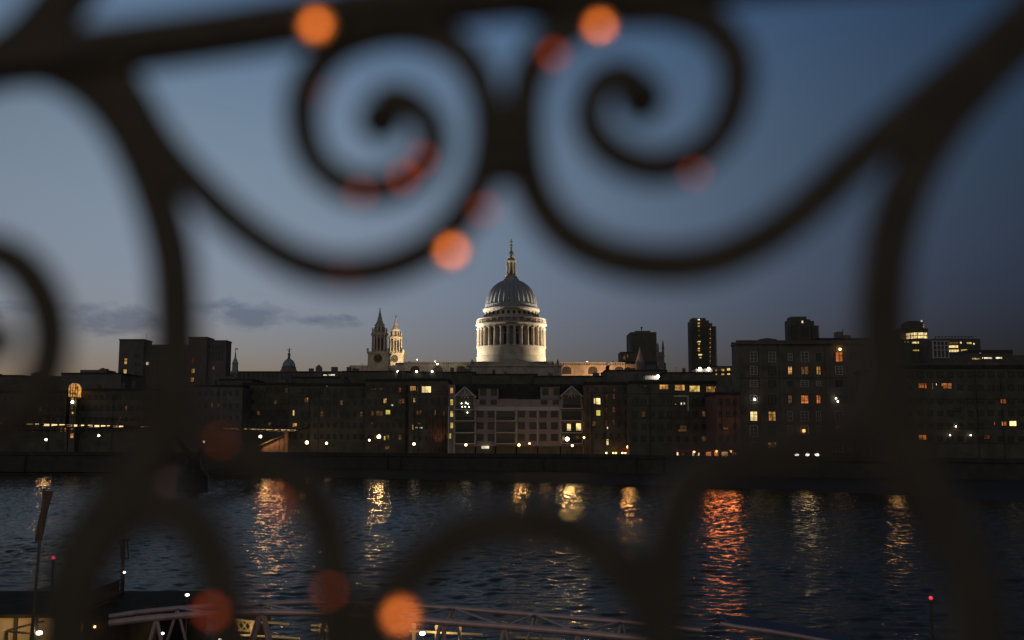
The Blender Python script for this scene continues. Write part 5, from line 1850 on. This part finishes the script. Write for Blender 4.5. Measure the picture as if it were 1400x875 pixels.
def strap(name, pts, w0, root, depth=0.014, w1=None, dy=0.0):
    """A flat iron bar bent along a path (photo pixels laid on the railing's own plane); w in photo pixels."""
    STRAPS[0] += 1
    dy += 0.0009 * (STRAPS[0] % 9) - 0.004
    path = smooth_path([(a, b) for a, b in pts])
    W3 = [at(p.x, p.y, YR) for p in path]
    n = len(W3)
    sc = YR / FPX
    w1 = w0 if w1 is None else w1
    v, f = [], []
    for i, p in enumerate(W3):
        a = W3[max(0, i - 1)]
        b = W3[min(n - 1, i + 1)]
        t = Vector((b.x - a.x, 0, b.z - a.z)).normalized()
        nn = Vector((t.z, 0, -t.x))
        hw = (w0 + (w1 - w0) * i / (n - 1)) * sc / 2
        hd = depth / 2
        c = 0.0025
        for (u, d) in ((-hw, -hd + c), (-hw + c, -hd), (hw - c, -hd), (hw, -hd + c), (hw, hd - c), (hw - c, hd), (-hw + c, hd), (-hw, hd - c)):
            v.append(p + nn * u + Vector((0, d + dy, 0)))
    for i in range(n - 1):
        for k in range(8):
            f.append((i * 8 + k, i * 8 + (k + 1) % 8, (i + 1) * 8 + (k + 1) % 8, (i + 1) * 8 + k))
    f.append(tuple(range(7, -1, -1)))
    f.append(tuple((n - 1) * 8 + k for k in range(8)))
    return MB().add(v, f).build(name, M['iron'], root)


LAMP = Vector((-0.9, -2.6, 12.6))


def railing():
    root = thing('iron_railing', 'ornate black wrought iron railing of scrolls, blurred right in front of the viewer', 'railing', (0, YR, 10.1))
    S1 = [(120, 60), (172, 118), (215, 190), (262, 246), (320, 302), (382, 347), (440, 370), (500, 373), (560, 356), (604, 328), (642, 280), (664, 225), (668, 165), (655, 108), (620, 66), (560, 45), (500, 52), (450, 78), (420, 125), (416, 175), (432, 222), (468, 252), (512, 260), (556, 247), (588, 214), (592, 180), (572, 152), (545, 138), (516, 146)]
    S2 = [(1500, -80), (1430, -8), (1370, 48), (1300, 108), (1232, 166), (1165, 224), (1102, 284), (1038, 330), (970, 358), (901, 364), (833, 353), (778, 326), (741, 284), (722, 236), (716, 180), (720, 120), (738, 80), (768, 48), (815, 22), (880, 12), (940, 22), (980, 44), (1004, 82), (1007, 118), (996, 162), (968, 202), (930, 224), (888, 230), (842, 214), (812, 184), (805, 150), (819, 119), (843, 106), (866, 113), (879, 136)]
    strap('scroll', S1, 52, root, w1=46)
    strap('scroll', S2, 62, root, w1=46)
    MB().ball(at(521, 163, YR), 0.0155, 12).build('scroll_end', M['iron'], root, True)
    MB().ball(at(876, 134, YR), 0.0165, 12).build('scroll_end', M['iron'], root, True)
    # collar that binds the scrolls
    a, b = at(654, 262, YR), at(737, 130, YR)
    m = MB()
    m.box(a.x + 0.004, b.x - 0.004, YR - 0.012, YR + 0.012, a.z + 0.006, b.z - 0.006)
    m.box(a.x, b.x, YR - 0.015, YR + 0.015, a.z + 0.02, a.z + 0.03)
    m.box(a.x, b.x, YR - 0.015, YR + 0.015, b.z - 0.03, b.z - 0.02)
    m.build('collar', M['iron'], root)
    # top rail (slightly bowed) and blocks on it
    strap('top_rail', [(-900, 175), (-500, 140), (0, 88), (100, 75), (300, 48), (470, 22), (700, -6), (1000, -30), (1300, -52), (1900, -90), (2400, -120)], 58, root, 0.03)
    strap('top_rail', [(470, 8), (560, 14), (680, -4), (800, 8), (930, 8), (985, -8)], 62, root, 0.02, 40, 0.004)
    # big side arcs
    ARC_L = [(-60, 92), (0, 84), (60, 88), (118, 118), (168, 172), (206, 250), (232, 335), (240, 410), (240, 490), (228, 560), (196, 630), (150, 690), (112, 750), (92, 815), (84, 900), (84, 1000)]
    ARC_R = [(1500, -60), (1420, 30), (1350, 100), (1290, 170), (1245, 245), (1218, 325), (1207, 410), (1208, 500), (1220, 570), (1250, 640), (1290, 705), (1322, 770), (1336, 840), (1340, 1000)]
    strap('arc', ARC_L, 62, root, w1=66)
    strap('arc', ARC_R, 66, root, w1=72)
    strap('bar', [(-60, 110), (20, 66), (70, 16), (120, -50), (190, -150)], 74, root)
    # small volute at the left edge
    strap('volute', [(-120, 350), (-50, 338), (10, 352), (48, 392), (66, 445), (60, 505), (30, 560), (-20, 590), (-70, 575), (-95, 530), (-80, 480), (-45, 455), (-8, 462)], 58, root, w1=44)
    MB().ball(at(-8, 466, YR), 0.013, 12).build('scroll_end', M['iron'], root, True)
    # lower tier: S bars, pointed arches and the big middle arch
    strap('bar', [(238, 520), (262, 575), (318, 612), (380, 640), (428, 676), (452, 730), (458, 800), (458, 1000)], 60, root)
    strap('bar', [(1208, 520), (1160, 585), (1080, 612), (1000, 630), (942, 664), (916, 725), (910, 810), (910, 1000)], 62, root)
    strap('arch', [(100, 1000), (104, 850), (128, 760), (176, 702), (226, 690), (268, 716), (298, 772), (312, 850), (314, 1000)], 62, root)
    strap('arch', [(486, 1000), (504, 885), (540, 810), (596, 752), (660, 722), (730, 716), (800, 736), (856, 784), (894, 850), (912, 1000)], 64, root)
    # bottom rail and posts down to the terrace
    MB().box(-1.3, 1.3, YR - 0.012, YR + 0.012, 10.45, 10.48).build('bottom_rail', M['iron'], root)
    for x in (-1.28, -0.62, 0.62, 1.28):
        MB().box(x - 0.015, x + 0.015, YR - 0.015, YR + 0.015, 10.1, 11.36).build('post', M['iron'], root)
    # added caps, tilted so the terrace lamp shows as glints on the iron
    for px, py, r_, g_, lab in ((432, 34, 6.0, 'glint_metal', 'added cap making a bright orange lamp glint by the top rail'), (437, 28, 3.4, 'glint_metal', None), (820, 35, 4.6, 'glint_metal', 'added cap making an orange pink lamp glint above the right scroll'), (757, 75, 3.6, 'glint_metal_dull', None), (618, 343, 4.6, 'glint_metal', 'added cap making an orange lamp glint left of the cathedral dome'),
                                (662, 287, 2.8, 'glint_metal_dull', None), (551, 243, 3.2, 'glint_metal_dull', None), (577, 217, 2.8, 'glint_metal_dull', None), (493, 264, 2.5, 'glint_metal_dull', None), (950, 238, 2.4, 'glint_metal_dull', None),
                                (548, 842, 5.4, 'glint_metal', 'added cap making a large orange lamp glint on the bottom arch'), (289, 836, 2.9, 'glint_metal_dull', None), (450, 808, 2.0, 'glint_metal_dull', None), (377, 686, 2.3, 'glint_metal_dull', None), (303, 602, 1.3, 'glint_metal_dull', None), (470, 378, 1.2, 'glint_metal_dull', None), (443, 128, 1.2, 'glint_metal_dull', None)):
        c = at(px, py, YR - (0.0225 if py < 35 and px < 500 else 0.0125))
        hv = ((Vector(cam.location) - c).normalized() + (LAMP - c).normalized()).normalized()
        q1 = hv.cross(Vector((0, 0, 1))).normalized()
        q2 = hv.cross(q1)
        rc, rad = r_ * 1.5 / 1000, (0.09 if g_ == 'glint_metal' else 0.065)
        vv, ff = [], []
        for (rr, dd) in ((1.0, -0.004), (1.0, 0.0), (0.66, None), (0.33, None), (0.02, None)):
            for k in range(20):
                t = 2 * math.pi * k / 20
                h_ = dd if dd is not None else rad - math.sqrt(rad * rad - rc * rc) - (rad - math.sqrt(rad * rad - (rc * rr) ** 2))
                vv.append(c + (q1 * math.cos(t) + q2 * math.sin(t)) * rc * rr + hv * h_)
        for j in range(4):
            for k in range(20):
                ff.append((j * 20 + k, j * 20 + (k + 1) % 20, (j + 1) * 20 + (k + 1) % 20, (j + 1) * 20 + k))
        ff.append(tuple(80 + k for k in range(20)))
        ff.append(tuple(range(19, -1, -1)))
        o = MB().add(vv, ff).build('glint_cap', M[g_], root, True)
        if lab:
            o['label'] = lab


railing()
light('terrace_lamp', 'POINT', LAMP, 34, (1.0, 0.42, 0.12), 0.12)
